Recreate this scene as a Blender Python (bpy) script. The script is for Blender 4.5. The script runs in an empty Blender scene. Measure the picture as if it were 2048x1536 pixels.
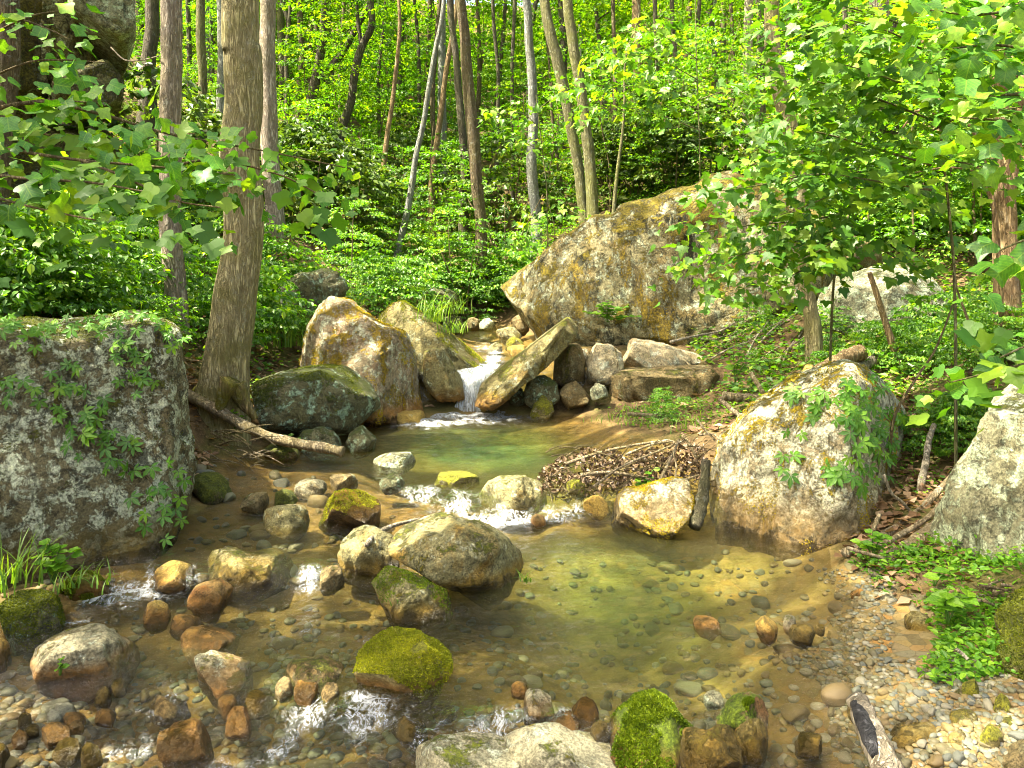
import bpy, math, random
import numpy as np
from mathutils import Vector
from mathutils.bvhtree import BVHTree

SC = bpy.context.scene
COL = SC.collection
F, CZ, HY = 1518.0, 1.6, 560.0          # focal length in photo pixels, eye height, horizon row of the photo

# ---------------------------------------------------------------- camera, sky, sun, exposure
cam = bpy.data.cameras.new('camera')
cam.sensor_width = 36.0
cam.lens = F / 2048 * 36.0
cam.shift_y = -(768 - HY) / 2048
cam.clip_start, cam.clip_end = 0.05, 500
cam_o = bpy.data.objects.new('camera', cam)
COL.objects.link(cam_o)
cam_o.location = (0, 0, CZ)
cam_o.rotation_euler = (math.pi / 2, 0, 0)
SC.camera = cam_o

SUN = np.array((-0.50, -0.12, 0.86)); SUN /= np.linalg.norm(SUN)
w = bpy.data.worlds.new('World'); SC.world = w; w.use_nodes = True
wn = w.node_tree
sky = wn.nodes.new('ShaderNodeTexSky'); sky.sky_type = 'NISHITA'; sky.sun_disc = False
sky.sun_elevation = math.asin(SUN[2]); sky.sun_rotation = math.atan2(SUN[0], SUN[1])
sky.air_density = 0.8; sky.dust_density = 6.0; sky.ozone_density = 0.4
wb = wn.nodes.new('ShaderNodeMix'); wb.data_type = 'RGBA'; wb.blend_type = 'MULTIPLY'; wb.inputs[0].default_value = 1.0
wb.inputs[7].default_value = (1.0, .96, .84, 1)          # the photograph's warm white balance
wn.links.new(sky.outputs[0], wb.inputs[6]); wn.links.new(wb.outputs[2], wn.nodes['Background'].inputs[0])
wn.nodes['Background'].inputs[1].default_value = 0.115
sl = bpy.data.lights.new('sun', 'SUN'); sl.energy = 5.0; sl.angle = math.radians(0.5); sl.color = (1.0, 0.91, 0.72)
so = bpy.data.objects.new('sun', sl); COL.objects.link(so)
so.rotation_euler = (-Vector(SUN)).to_track_quat('-Z', 'Y').to_euler()
so.location = (-6, -2, 12)
SC.view_settings.view_transform = 'Standard'; SC.view_settings.look = 'None'
SC.view_settings.exposure = 2.85; SC.view_settings.gamma = 1.0
SC.view_settings.use_curve_mapping = False
SC.render.engine = 'CYCLES'
SC.cycles.use_denoising = True; SC.cycles.filter_width = 1.0
SC.cycles.max_bounces = 8; SC.cycles.diffuse_bounces = 4; SC.cycles.glossy_bounces = 3
SC.cycles.transmission_bounces = 6; SC.cycles.transparent_max_bounces = 12
SC.cycles.caustics_reflective = False; SC.cycles.caustics_refractive = False
SC.cycles.sample_clamp_indirect = 6.0

RS = np.random.RandomState(7)
random.seed(7)

# ---------------------------------------------------------------- helpers
def at(px, py, D):
    return np.array(((px - 1024) / F * D, D, CZ - (py - HY) / F * D))

def sstep(x):
    x = np.clip(x, 0, 1); return x * x * (3 - 2 * x)

def vnoise(P, seed=0):
    P = np.asarray(P, float); I = np.floor(P).astype(np.int64); f = P - I
    u = f * f * f * (f * (f * 6 - 15) + 10)
    def h(a, b, c):
        n = ((I[:, 0] + a) * 374761393 + (I[:, 1] + b) * 668265263 + (I[:, 2] + c) * 1274126177 + seed * 974711) & 0xffffffff
        n = ((n ^ (n >> 13)) * 1274126177) & 0xffffffff
        n = (n ^ (n >> 16)) & 0xffff
        return n / 32767.5 - 1
    x, y, z = u[:, 0], u[:, 1], u[:, 2]
    a = h(0,0,0)*(1-x)+h(1,0,0)*x; b = h(0,1,0)*(1-x)+h(1,1,0)*x
    c = h(0,0,1)*(1-x)+h(1,0,1)*x; d = h(0,1,1)*(1-x)+h(1,1,1)*x
    return (a*(1-y)+b*y)*(1-z)+(c*(1-y)+d*y)*z

def fbm(P, o=4, g=0.5, l=2.03, seed=0):
    P = np.asarray(P, float); s = np.zeros(len(P)); a = 1.0; t = 0
    for k in range(o):
        s += a * vnoise(P, seed + k * 17); t += a; a *= g; P = P * l + 3.7
    return s / t

def ridged(P, o=4, seed=0):
    P = np.asarray(P, float); s = np.zeros(len(P)); a = 1.0; t = 0
    for k in range(o):
        s += a * (1 - np.abs(vnoise(P, seed + k * 13)) * 2); t += a; a *= 0.5; P = P * 2.1 + 1.3
    return s / t

def mk_mesh(name, V, Fs, mats, attrs=None, smooth=True, matidx=None):
    """Fs: list of face arrays (n,k)"""
    if not isinstance(Fs, (list, tuple)): Fs = [Fs]
    Fs = [np.asarray(f, np.int32) for f in Fs if len(f)]
    me = bpy.data.meshes.new(name)
    V = np.asarray(V, np.float32)
    nl = sum(f.size for f in Fs); nf = sum(len(f) for f in Fs)
    me.vertices.add(len(V)); me.vertices.foreach_set('co', V.ravel())
    me.loops.add(nl); me.loops.foreach_set('vertex_index', np.concatenate([f.ravel() for f in Fs]))
    me.polygons.add(nf)
    tot = np.concatenate([np.full(len(f), f.shape[1], np.int32) for f in Fs])
    st = np.concatenate([[0], np.cumsum(tot)[:-1]]).astype(np.int32)
    me.polygons.foreach_set('loop_start', st)
    me.polygons.foreach_set('loop_total', tot)
    me.polygons.foreach_set('use_smooth', np.full(nf, smooth, bool))
    for m in (mats if isinstance(mats, (list, tuple)) else [mats]):
        if m: me.materials.append(m)
    if matidx is not None: me.polygons.foreach_set('material_index', np.asarray(matidx, np.int32))
    for k, v in (attrs or {}).items():
        a = me.attributes.new(k, 'FLOAT', 'POINT'); a.data.foreach_set('value', np.asarray(v, np.float32))
    me.update(calc_edges=True)
    return me

def obj(name, me, parent=None, label=None, cat=None, group=None, kind=None, loc=None):
    o = bpy.data.objects.new(name, me); COL.objects.link(o)
    if parent is not None: o.parent = parent
    if loc is not None: o.location = loc
    if label: o['label'] = label
    if cat: o['category'] = cat
    if group: o['group'] = group
    if kind: o['kind'] = kind
    return o

def thing(name, label, cat, loc, group=None):
    return obj(name, None, None, label, cat, group, None, loc)

def part(root, name, V, Fs, mat, attrs=None, smooth=True, kind=None, label=None):
    V = np.asarray(V) - np.array(root.location)
    return obj(name, mk_mesh(name, V, Fs, mat, attrs, smooth), root, kind=kind, label=label)

def catmull(P, n):
    P = np.asarray(P, float)
    if len(P) == 2:
        t = np.linspace(0, 1, n)[:, None]; return P[0] * (1 - t) + P[1] * t
    Q = np.vstack([2*P[0]-P[1], P, 2*P[-1]-P[-2]]); m = len(P) - 1
    u = np.linspace(0, m, n); i = np.minimum(u.astype(int), m - 1); t = (u - i)[:, None]
    a, b, c, d = Q[i], Q[i+1], Q[i+2], Q[i+3]
    return 0.5*((2*b)+(c-a)*t+(2*a-5*b+4*c-d)*t*t+(3*b-a-3*c+d)*t**3)

def tube(P, R, sides=8, wob=0.0, seed=0, caps=True, flat=None):
    """P (n,3), R (n,) -> verts, [quads, tris]"""
    P = np.asarray(P, float); R = np.broadcast_to(np.asarray(R, float), (len(P),))
    T = np.gradient(P, axis=0); T /= np.linalg.norm(T, axis=1)[:, None] + 1e-9
    ref = np.array((0.31, 0.95, 0.05)) if abs(T[:, 2]).mean() > .6 else np.array((0.1, 0.15, 1.0))
    A = np.cross(T, ref); A /= np.linalg.norm(A, axis=1)[:, None] + 1e-9
    B = np.cross(A, T)
    th = np.linspace(0, 2*np.pi, sides, endpoint=False)
    c, s = np.cos(th), np.sin(th)
    N = A[:, None]*c[None, :, None] + B[:, None]*s[None, :, None]
    r = np.repeat(R[:, None], sides, 1)
    if wob:
        q = np.stack([np.repeat(c[None], len(P), 0).ravel()*1.3, np.repeat(s[None], len(P), 0).ravel()*1.3,
                      np.repeat(np.arange(len(P))[:, None]*.35, sides, 1).ravel()], 1)
        r = r * (1 + wob * fbm(q, 3, seed=seed).reshape(r.shape))
    V = (P[:, None] + N * r[:, :, None]).reshape(-1, 3)
    n = len(P)
    i = np.arange(n-1)[:, None]*sides; j = np.arange(sides)[None]; k = (j+1) % sides
    Q = np.stack([i+j, i+k, i+sides+k, i+sides+j], -1).reshape(-1, 4)
    Fs = [Q]
    if caps:
        V = np.vstack([V, P[0], P[-1]]); a = len(V)-2
        jj = np.arange(sides); kk = (jj+1) % sides
        Fs.append(np.vstack([np.stack([kk, jj, np.full(sides, a)], 1),
                             np.stack([(n-1)*sides+jj, (n-1)*sides+kk, np.full(sides, a+1)], 1)]))
    return V, Fs

def join(items):
    Vs, quads, tris, off = [], [], [], 0
    for V, Fs in items:
        Vs.append(V)
        for f in Fs:
            f = np.asarray(f)
            (quads if f.shape[1] == 4 else tris).append(f + off)
        off += len(V)
    out = []
    if quads: out.append(np.vstack(quads))
    if tris: out.append(np.vstack(tris))
    return np.vstack(Vs), out

_ico = {}
def ico(level):
    if level not in _ico:
        import bmesh
        bm = bmesh.new(); bmesh.ops.create_icosphere(bm, subdivisions=level, radius=1.0)
        V = np.array([v.co[:] for v in bm.verts]); T = np.array([[v.index for v in f.verts] for f in bm.faces]); bm.free()
        V /= np.linalg.norm(V, axis=1)[:, None]
        _ico[level] = (V, T)
    return _ico[level]

# ---------------------------------------------------------------- node helpers
def nd(nt, t, props=None, **ins):
    n = nt.nodes.new('ShaderNode' + t)
    for k, v in (props or {}).items(): setattr(n, k, v)
    for k, v in ins.items():
        key = int(k[1:]) if k[0] == 'i' and k[1:].isdigit() else k.replace('_', ' ')
        s = n.inputs[key]
        if isinstance(v, bpy.types.NodeSocket): nt.links.new(v, s)
        else: s.default_value = v
    return n
def rgba(c): return (c[0], c[1], c[2], 1.0)
def mixc(nt, f, a, b, mode='MIX'):
    n = nt.nodes.new('ShaderNodeMix'); n.data_type = 'RGBA'; n.blend_type = mode
    for i, v in ((0, f), (6, a), (7, b)):
        if isinstance(v, bpy.types.NodeSocket): nt.links.new(v, n.inputs[i])
        else: n.inputs[i].default_value = v if i == 0 else rgba(v)
    return n.outputs[2]
def mth(nt, op, a, b=0.0, c=None, clamp=False):
    n = nt.nodes.new('ShaderNodeMath'); n.operation = op; n.use_clamp = clamp
    for i, v in enumerate((a, b, c)):
        if v is None: continue
        if isinstance(v, bpy.types.NodeSocket): nt.links.new(v, n.inputs[i])
        else: n.inputs[i].default_value = v
    return n.outputs[0]
def mrange(nt, v, a, b, c=0.0, d=1.0, smooth=True):
    n = nd(nt, 'MapRange', {'interpolation_type': 'SMOOTHSTEP' if smooth else 'LINEAR'}, Value=v)
    for k, x in (('From Min', a), ('From Max', b), ('To Min', c), ('To Max', d)): n.inputs[k].default_value = x
    return n.outputs[0]
def noise(nt, vec, scale, detail=5.0, rough=0.6, dist=0.0):
    return nd(nt, 'TexNoise', Vector=vec, Scale=scale, Detail=detail, Roughness=rough, Distortion=dist).outputs[0]
def mat_new(name):
    m = bpy.data.materials.new(name); m.use_nodes = True; nt = m.node_tree
    for n in list(nt.nodes): nt.nodes.remove(n)
    out = nt.nodes.new('ShaderNodeOutputMaterial')
    return m, nt, out
def obj_coords(nt, rand=True):
    tc = nd(nt, 'TexCoord').outputs['Object']
    if not rand: return tc
    oi = nd(nt, 'ObjectInfo').outputs['Random']
    off = nd(nt, 'CombineXYZ', X=mth(nt, 'MULTIPLY', oi, 37.0), Y=mth(nt, 'MULTIPLY', oi, 91.0), Z=mth(nt, 'MULTIPLY', oi, 53.0)).outputs[0]
    return nd(nt, 'VectorMath', {'operation': 'ADD'}, i0=tc, i1=off).outputs[0]

# ---------------------------------------------------------------- materials
def rock_mat(name, c1, c2, lich=(.42, .46, .38), la=0.3, dark=0.4, moss=(.13, .14, .012), ma=-0.6, moss2=(.06, .075, .01),
             stain=(.36, .17, .03), sz=None, ss=0.15, tone=(.2, .13, .04), ta=0.3, sc=1.0, bump=0.95, rough=0.85, mossn=0.7, gold=(.34,.23,.012), ga=0.0, streak=0.0):
    m, nt, out = mat_new(name)
    wy_ = lambda c: (c[0]*.74, c[1]*.69, c[2]*.50)
    c1, c2, tone, lich = wy_(c1), wy_(c2), wy_(tone), (lich[0]*1.0, lich[1]*1.0, lich[2]*.86)
    v = obj_coords(nt)
    geo = nd(nt, 'NewGeometry')
    nz = nd(nt, 'SeparateXYZ', Vector=geo.outputs['Normal']).outputs[2]
    pz = nd(nt, 'SeparateXYZ', Vector=geo.outputs['Position']).outputs[2]
    nb = noise(nt, v, 1.6*sc, 6, .62); nm = noise(nt, v, 7*sc, 9, .7, .3); nf = noise(nt, v, 32*sc, 6, .7)
    col = mixc(nt, mrange(nt, nb, .35, .65), c1, c2)
    col = mixc(nt, mrange(nt, nm, .3, .7, 0, .75), col, mixc(nt, 0.5, c1, (c2[0]*1.25, c2[1]*1.25, c2[2]*1.25)))
    # warm mineral tone in broad patches
    n2 = noise(nt, nd(nt, 'VectorMath', {'operation': 'ADD'}, i0=v, i1=(7.3, 2.1, 5.5)).outputs[0], 2.3*sc, 7, .68, .4)
    col = mixc(nt, mrange(nt, n2, .5, .68, 0, ta), col, tone)
    # lichen crusts: sharp edged
    v3 = nd(nt, 'VectorMath', {'operation': 'ADD'}, i0=v, i1=(17.3, 12.1, 1.5)).outputs[0]
    l1 = noise(nt, v3, 6.5*sc, 12, .78, .3)
    lm = mrange(nt, l1, .61-.25*la, .64-.25*la)
    lc = mixc(nt, mrange(nt, nf, .35, .65), lich, (lich[0]*.72, lich[1]*.78, lich[2]*.7))
    col = mixc(nt, mth(nt, 'MULTIPLY', lm, .9), col, lc)
    vo = nd(nt, 'TexVoronoi', {'feature': 'SMOOTH_F1'}, Vector=v3, Scale=13*sc, Randomness=1.0).outputs['Distance']
    sp = mth(nt, 'MULTIPLY', mrange(nt, vo, .22, .30, 1, 0), mrange(nt, l1, .45, .58))
    col = mixc(nt, mth(nt, 'MULTIPLY', sp, .75 * min(1, la*2.2)), col, (lich[0]*1.2, lich[1]*1.2, lich[2]*1.08))
    # dark crust and pits
    v4 = nd(nt, 'VectorMath', {'operation': 'ADD'}, i0=v, i1=(3.3, 22.1, 9.5)).outputs[0]
    dk = noise(nt, v4, 9*sc, 12, .82, .5)
    col = mixc(nt, mth(nt, 'MULTIPLY', mrange(nt, dk, .52, .55), dark), col, (.014, .013, .006))
    # dark water streaks and golden moss running down the faces
    smp = nd(nt, 'Mapping', Vector=v4); smp.inputs['Scale'].default_value = (1, 1, .28)
    s1 = noise(nt, smp.outputs[0], 3.4*sc, 10, .74, .35); s2 = noise(nt, nd(nt, 'VectorMath', {'operation': 'ADD'}, i0=smp.outputs[0], i1=(31.0, 4.0, 2.0)).outputs[0], 2.6*sc, 11, .74, .35)
    col = mixc(nt, mth(nt, 'MULTIPLY', mrange(nt, s1, .53, .60), streak), col, (.03, .030, .012))
    gm = mrange(nt, mth(nt, 'ADD', s2, mth(nt, 'MULTIPLY', mth(nt, 'SUBTRACT', nf, .5), .12)), .66-.22*ga, .70-.22*ga)
    gm = mth(nt, 'MULTIPLY', gm, 1.0 if ga > 0 else 0.0)
    gc = mixc(nt, mrange(nt, nf, .38, .66), (gold[0]*.42, gold[1]*.42, gold[2]*.5), (gold[0]*1.15, gold[1]*1.15, gold[2]))
    col = mixc(nt, mth(nt, 'MULTIPLY', gm, .92), col, gc)
    # moss
    mn = noise(nt, v4, 3.0*sc, 10, .72, .3)
    mk = mth(nt, 'ADD', mth(nt, 'ADD', mth(nt, 'MULTIPLY', nz, .55), mth(nt, 'MULTIPLY', mth(nt, 'SUBTRACT', mn, .5), 4.2*mossn)), ma)
    mk = mth(nt, 'ADD', mk, mth(nt, 'MULTIPLY', mth(nt, 'SUBTRACT', nf, .5), .8))
    mk = mrange(nt, mk, 0, .22)
    mc = mixc(nt, mrange(nt, nm, .35, .65), moss2, moss)
    mc = mixc(nt, mrange(nt, nf, .42, .68, 0, .6), mc, (moss[0]*1.5, moss[1]*1.45, moss[2]*1.3))
    col = mixc(nt, mk, col, mc)
    col = mixc(nt, 1.0, col, mixc(nt, mrange(nt, noise(nt, v, 55*sc, 4, .75), .32, .68), (.52, .52, .50), (1.42, 1.40, 1.36)), 'MULTIPLY')   # grain of the stone
    rg = rough
    if sz is not None:                      # algae stain and wet dark band just above the water line
        sv = mth(nt, 'ADD', pz, mth(nt, 'MULTIPLY', mth(nt, 'SUBTRACT', nm, .5), -ss*2.2))
        sm = mrange(nt, sv, sz + ss*.5, sz + ss*1.6, 1, 0)
        col = mixc(nt, mth(nt, 'MULTIPLY', sm, .85), col, mixc(nt, mrange(nt, nm, .4, .6), stain, (stain[0]*.45, stain[1]*.5, stain[2]*.6)))
        wm = mrange(nt, sv, sz + .01, sz + .06, 1, 0)
        col = mixc(nt, mth(nt, 'MULTIPLY', wm, .68), col, (.03, .022, .008))
        rg = mrange(nt, wm, 0, 1, rough, .25)
    h = mth(nt, 'ADD', mth(nt, 'MULTIPLY', nm, .6), mth(nt, 'MULTIPLY', nf, .35))
    h = mth(nt, 'ADD', h, mth(nt, 'MULTIPLY', lm, .12))
    h = mth(nt, 'ADD', h, mth(nt, 'MULTIPLY', mk, mth(nt, 'ADD', .2, mth(nt, 'MULTIPLY', nf, .9))))
    h = mth(nt, 'ADD', h, mth(nt, 'MULTIPLY', gm, mth(nt, 'ADD', .15, mth(nt, 'MULTIPLY', nf, .6))))
    bp = nd(nt, 'Bump', Strength=bump, Distance=.085/sc**.7, Height=h).outputs[0]
    b = nd(nt, 'BsdfPrincipled', Base_Color=col, Roughness=rg, Normal=bp)
    b.inputs['Specular IOR Level'].default_value = .3
    nt.links.new(b.outputs[0], out.inputs[0])
    return m

def leaf_mat(name, c1, c2, c3, trans=.5, gloss=.06, rand=False, grough=.5):
    m, nt, out = mat_new(name)
    if rand: a = nd(nt, 'ObjectInfo').outputs['Random']
    else: a = nd(nt, 'Attribute', {'attribute_name': 'var'}).outputs['Fac']
    cr = nd(nt, 'ValToRGB', Fac=a); e = cr.color_ramp.elements
    e[0].position, e[0].color = 0.0, rgba(c1); e[1].position, e[1].color = 1.0, rgba(c3)
    k = e.new(.55); k.color = rgba(c2)
    col = cr.outputs[0]
    if rand:                                 # ribs and mottling of a single blade
        sx = nd(nt, 'SeparateXYZ', Vector=nd(nt, 'TexCoord').outputs['Object']); ax = mth(nt, 'ABSOLUTE', sx.outputs[0])
        side = mth(nt, 'FRACT', mth(nt, 'MULTIPLY', mth(nt, 'SUBTRACT', sx.outputs[1], mth(nt, 'MULTIPLY', ax, .9)), 6.5))
        vein = mth(nt, 'MAXIMUM', mrange(nt, ax, .008, .035, 1, 0), mth(nt, 'MULTIPLY', mrange(nt, mth(nt, 'ABSOLUTE', mth(nt, 'SUBTRACT', side, .5)), .04, .14, 1, 0), .55))
        mot = noise(nt, obj_coords(nt), 5.0, 5, .65)
        col = mixc(nt, 1.0, col, mixc(nt, mrange(nt, mot, .3, .7), (.68, .72, .7), (1.25, 1.2, 1.1)), 'MULTIPLY')
        col = mixc(nt, mth(nt, 'MULTIPLY', vein, .45), col, (c3[0]*1.2, c3[1]*1.15, c3[2]*2))
    tcol = mixc(nt, 1.0, col, (1.55, 1.5, .55), 'MULTIPLY')
    d = nd(nt, 'BsdfDiffuse', Color=col).outputs[0]
    t = nd(nt, 'BsdfTranslucent', Color=tcol).outputs[0]
    s = nd(nt, 'MixShader', Fac=trans, i1=d, i2=t).outputs[0]
    g = nd(nt, 'BsdfGlossy', Color=(1, 1, 1, 1), Roughness=grough).outputs[0]
    s = nd(nt, 'MixShader', Fac=gloss*.45, i1=s, i2=g).outputs[0]
    nt.links.new(s, out.inputs[0])
    return m

def bark_mat(name, c1, c2, moss=(.14, .14, .03), ma=.3, lich=(.42, .45, .38), la=.2, sc=1.0, bump=1.0, vs=.30):
    m, nt, out = mat_new(name)
    v = obj_coords(nt)
    st = nd(nt, 'Mapping', Vector=v); st.inputs['Scale'].default_value = (1, 1, vs)
    v2 = st.outputs[0]
    n1 = noise(nt, v2, 34*sc, 7, .68, .35); n2 = noise(nt, v, 3.0, 6, .6); n3 = noise(nt, v, 15, 9, .72)
    st2 = nd(nt, 'Mapping', Vector=v); st2.inputs['Scale'].default_value = (1, 1, vs*.5)
    rg1 = noise(nt, st2.outputs[0], 30*sc, 5, .6, 1.1)
    fur = mth(nt, 'ABSOLUTE', mth(nt, 'MULTIPLY', mth(nt, 'SUBTRACT', rg1, .5), 5.0)); fur = mrange(nt, fur, .02, .55)
    col = mixc(nt, mrange(nt, n1, .35, .65), c1, c2)
    col = mixc(nt, mth(nt, 'MULTIPLY', mth(nt, 'SUBTRACT', 1.0, fur), .55), col, (c1[0]*.35, c1[1]*.33, c1[2]*.3))
    col = mixc(nt, mth(nt, 'MULTIPLY', mrange(nt, n2, .42, .62), ma), col, moss)
    col = mixc(nt, mth(nt, 'MULTIPLY', mrange(nt, n3, .56, .62), la*2), col, lich)
    h = mth(nt, 'ADD', mth(nt, 'MULTIPLY', n1, .7), mth(nt, 'MULTIPLY', fur, .6))
    bp = nd(nt, 'Bump', Strength=bump, Distance=.03, Height=h).outputs[0]
    b = nd(nt, 'BsdfPrincipled', Base_Color=col, Roughness=.9, Normal=bp); b.inputs['Specular IOR Level'].default_value = .2
    nt.links.new(b.outputs[0], out.inputs[0])
    return m

ROCK = {
 'giant':  rock_mat('lichened_grey_rock', (.125,.12,.085), (.23,.22,.17), lich=(.50,.54,.49), la=.50, dark=0.8, ma=-.40, moss=(.10,.11,.012), tone=(.17,.13,.05), ta=.5, sz=.02, ss=.18, stain=(.16,.11,.02), sc=1.5, streak=0.55, ga=.3, gold=(.13,.11,.012)),
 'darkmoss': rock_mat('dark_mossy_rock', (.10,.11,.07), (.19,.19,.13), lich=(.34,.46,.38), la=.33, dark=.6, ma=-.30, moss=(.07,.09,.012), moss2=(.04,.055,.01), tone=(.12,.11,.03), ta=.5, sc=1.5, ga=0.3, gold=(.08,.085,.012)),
 'golden': rock_mat('golden_mossed_rock', (.30,.25,.20), (.46,.40,.34), lich=(.58,.58,.50), la=.40, dark=.55, ma=-.34, moss=(.36,.25,.015), moss2=(.16,.12,.012), tone=(.26,.12,.06), ta=.55, sz=.16, ss=.16, ga=.5, gold=(.40,.28,.012), sc=1.5, streak=.3),
 'slab':   rock_mat('olive_slab_rock', (.20,.19,.10), (.33,.31,.18), lich=(.46,.47,.36), la=.22, dark=.45, ma=-.38, moss=(.17,.17,.015), tone=(.34,.20,.04), ta=.6, sz=.16, ss=.2, ga=0.4, gold=(.24,.18,.012), streak=0.4, sc=1.3),
 'big':    rock_mat('pale_cliff_boulder', (.20,.195,.125), (.36,.345,.25), lich=(.46,.49,.40), la=.34, dark=.7, ma=-.22, moss=(.20,.16,.012), moss2=(.09,.08,.01), tone=(.32,.20,.03), ta=.5, sc=1.0, ga=.58, gold=(.28,.20,.012), streak=1.0),
 'grey':   rock_mat('grey_green_rock', (.24,.26,.21), (.40,.42,.36), lich=(.52,.58,.48), la=.45, dark=0.65, ma=-.62, moss=(.12,.13,.015), tone=(.2,.17,.07), ta=.4, streak=0.5, sc=1.4, ga=0.1, gold=(.2,.2,.03)),
 'yellow': rock_mat('ochre_lichened_rock', (.36,.32,.23), (.55,.51,.43), lich=(.64,.62,.54), la=.62, dark=.65, ma=-.42, moss=(.38,.29,.012), moss2=(.18,.14,.012), tone=(.30,.22,.08), ta=.45, sz=.0, ss=.20, stain=(.34,.22,.07), ga=.5, gold=(.42,.32,.012), streak=0.7, sc=1.3),
 'tan':    rock_mat('tan_stream_rock', (.21,.21,.12), (.36,.35,.23), lich=(.48,.47,.37), la=.22, dark=0.55, ma=-.55, moss=(.16,.17,.014), tone=(.36,.23,.04), ta=.85, sz=-.02, ss=.07, stain=(.27,.17,.02), sc=1.6, streak=0.3, ga=.5, gold=(.20,.17,.012)),
 'orange': rock_mat('orange_stream_rock', (.22,.135,.055), (.36,.25,.11), lich=(.45,.38,.26), la=.12, dark=0.6, ma=-.9, tone=(.33,.11,.02), ta=.7, sz=-.03, ss=.06, sc=2.0, rough=.5, ga=0.3, gold=(.17,.12,.02), streak=0.5),
 'ochre':  rock_mat('ochre_stream_stone', (.40,.27,.06), (.55,.42,.15), lich=(.55,.48,.3), la=.12, dark=.45, ma=-.9, tone=(.42,.22,.03), ta=.6, sz=-.03, ss=.05, sc=2.2, rough=.6),
 'mossy':  rock_mat('yellow_moss_rock', (.26,.24,.12), (.38,.35,.2), lich=(.5,.5,.4), la=.15, dark=.3, ma=.02, moss=(.24,.24,.015), moss2=(.13,.135,.012), tone=(.33,.22,.04), ta=.6, sz=-.06, ss=.06, sc=1.5, mossn=.55),
 'greenmoss': rock_mat('green_moss_rock', (.26,.22,.14), (.40,.36,.26), lich=(.5,.5,.4), la=.15, dark=.3, ma=-.06, moss=(.14,.20,.010), moss2=(.06,.10,.008), tone=(.36,.16,.05), ta=.7, sz=-.10, ss=.06, sc=1.5, mossn=.8),
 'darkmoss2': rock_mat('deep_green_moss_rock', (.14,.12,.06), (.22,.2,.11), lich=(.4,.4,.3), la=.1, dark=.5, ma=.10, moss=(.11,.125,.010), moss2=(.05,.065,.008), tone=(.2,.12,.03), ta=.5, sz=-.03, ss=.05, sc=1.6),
 'palegrey': rock_mat('pale_grey_stream_rock', (.30,.30,.26), (.45,.44,.39), lich=(.55,.56,.5), la=.2, dark=0.5, ma=-.62, moss=(.18,.18,.014), tone=(.34,.24,.08), ta=.75, sz=-.10, ss=.07, sc=1.5, streak=0.3, ga=0.35, gold=(.24,.18,.015)),
 'lowgrey': rock_mat('smooth_grey_shore_rock', (.30,.31,.27), (.46,.46,.42), lich=(.58,.6,.54), la=.25, dark=.35, ma=-.62, moss=(.16,.19,.014), tone=(.30,.24,.10), ta=.4, sz=-.26, ss=.06, sc=1.8, ga=.35, gold=(.28,.24,.012)),
 'slate':  rock_mat('blue_grey_slate', (.14,.15,.15), (.24,.26,.26), lich=(.4,.4,.36), la=.1, dark=.2, ma=-1.2, tone=(.2,.18,.13), ta=.4, sc=3, rough=.5),
 'white':  rock_mat('bleached_rock', (.46,.41,.33), (.64,.59,.51), lich=(.7,.68,.62), la=.28, dark=.45, ma=-.8, moss=(.34,.24,.02), tone=(.42,.27,.10), ta=.6, sc=1.2, ga=0.3, gold=(.42,.25,.03), streak=0.4),
 'brown':  rock_mat('brown_block_rock', (.17,.14,.08), (.28,.23,.14), lich=(.4,.4,.3), la=.18, dark=.4, ma=-.55, moss=(.13,.13,.012), tone=(.3,.18,.05), ta=.5, sc=1.1, ga=0.35, gold=(.15,.13,.015), streak=0.4),
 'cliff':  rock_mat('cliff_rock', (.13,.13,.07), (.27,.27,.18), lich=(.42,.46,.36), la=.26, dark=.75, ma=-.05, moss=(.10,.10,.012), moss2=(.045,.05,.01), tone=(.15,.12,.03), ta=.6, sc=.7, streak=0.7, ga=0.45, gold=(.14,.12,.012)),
}
LEAF = {
 'far':   leaf_mat('canopy_leaf', (.035,.105,.003), (.095,.22,.005), (.26,.38,.009), .52, .03),
 'mid':   leaf_mat('understory_leaf', (.04,.13,.006), (.10,.25,.007), (.25,.38,.012), .50, .07),
 'dark':  leaf_mat('rhododendron_leaf', (.03,.07,.010), (.065,.12,.012), (.14,.19,.02), .38, .05),
 'near':  leaf_mat('tulip_leaf', (.04,.15,.014), (.075,.23,.014), (.20,.35,.014), .42, .06, True, .45),
 'maple': leaf_mat('maple_leaf', (.04,.135,.007), (.085,.21,.009), (.19,.31,.012), .48, .05, True),
 'maples': leaf_mat('maple_foliage', (.035,.12,.007), (.08,.20,.009), (.18,.29,.012), .48, .05),
 'creeper': leaf_mat('creeper_leaf', (.045,.15,.012), (.08,.23,.014), (.16,.32,.016), .42, .06, True),
 'herb':  leaf_mat('herb_leaf', (.06,.17,.012), (.11,.27,.014), (.20,.36,.02), .5, .04),
 'mossg': leaf_mat('moss_yellowgreen', (.10,.12,.006), (.22,.24,.010), (.36,.36,.014), .3, .02),
 'mossb': leaf_mat('moss_bright', (.045,.08,.004), (.11,.17,.007), (.22,.29,.012), .3, .02),
 'mossd': leaf_mat('moss_dark', (.03,.045,.004), (.08,.10,.008), (.16,.18,.012), .25, .02),
 'mossy': leaf_mat('moss_golden', (.14,.11,.006), (.34,.26,.010), (.52,.42,.016), .3, .02),
 'grass': leaf_mat('grass_blade', (.07,.16,.015), (.13,.25,.02), (.24,.34,.04), .45, .05),
 'litter': leaf_mat('dead_leaf', (.09,.05,.025), (.20,.12,.06), (.36,.25,.15), .2, .05),
}
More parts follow.
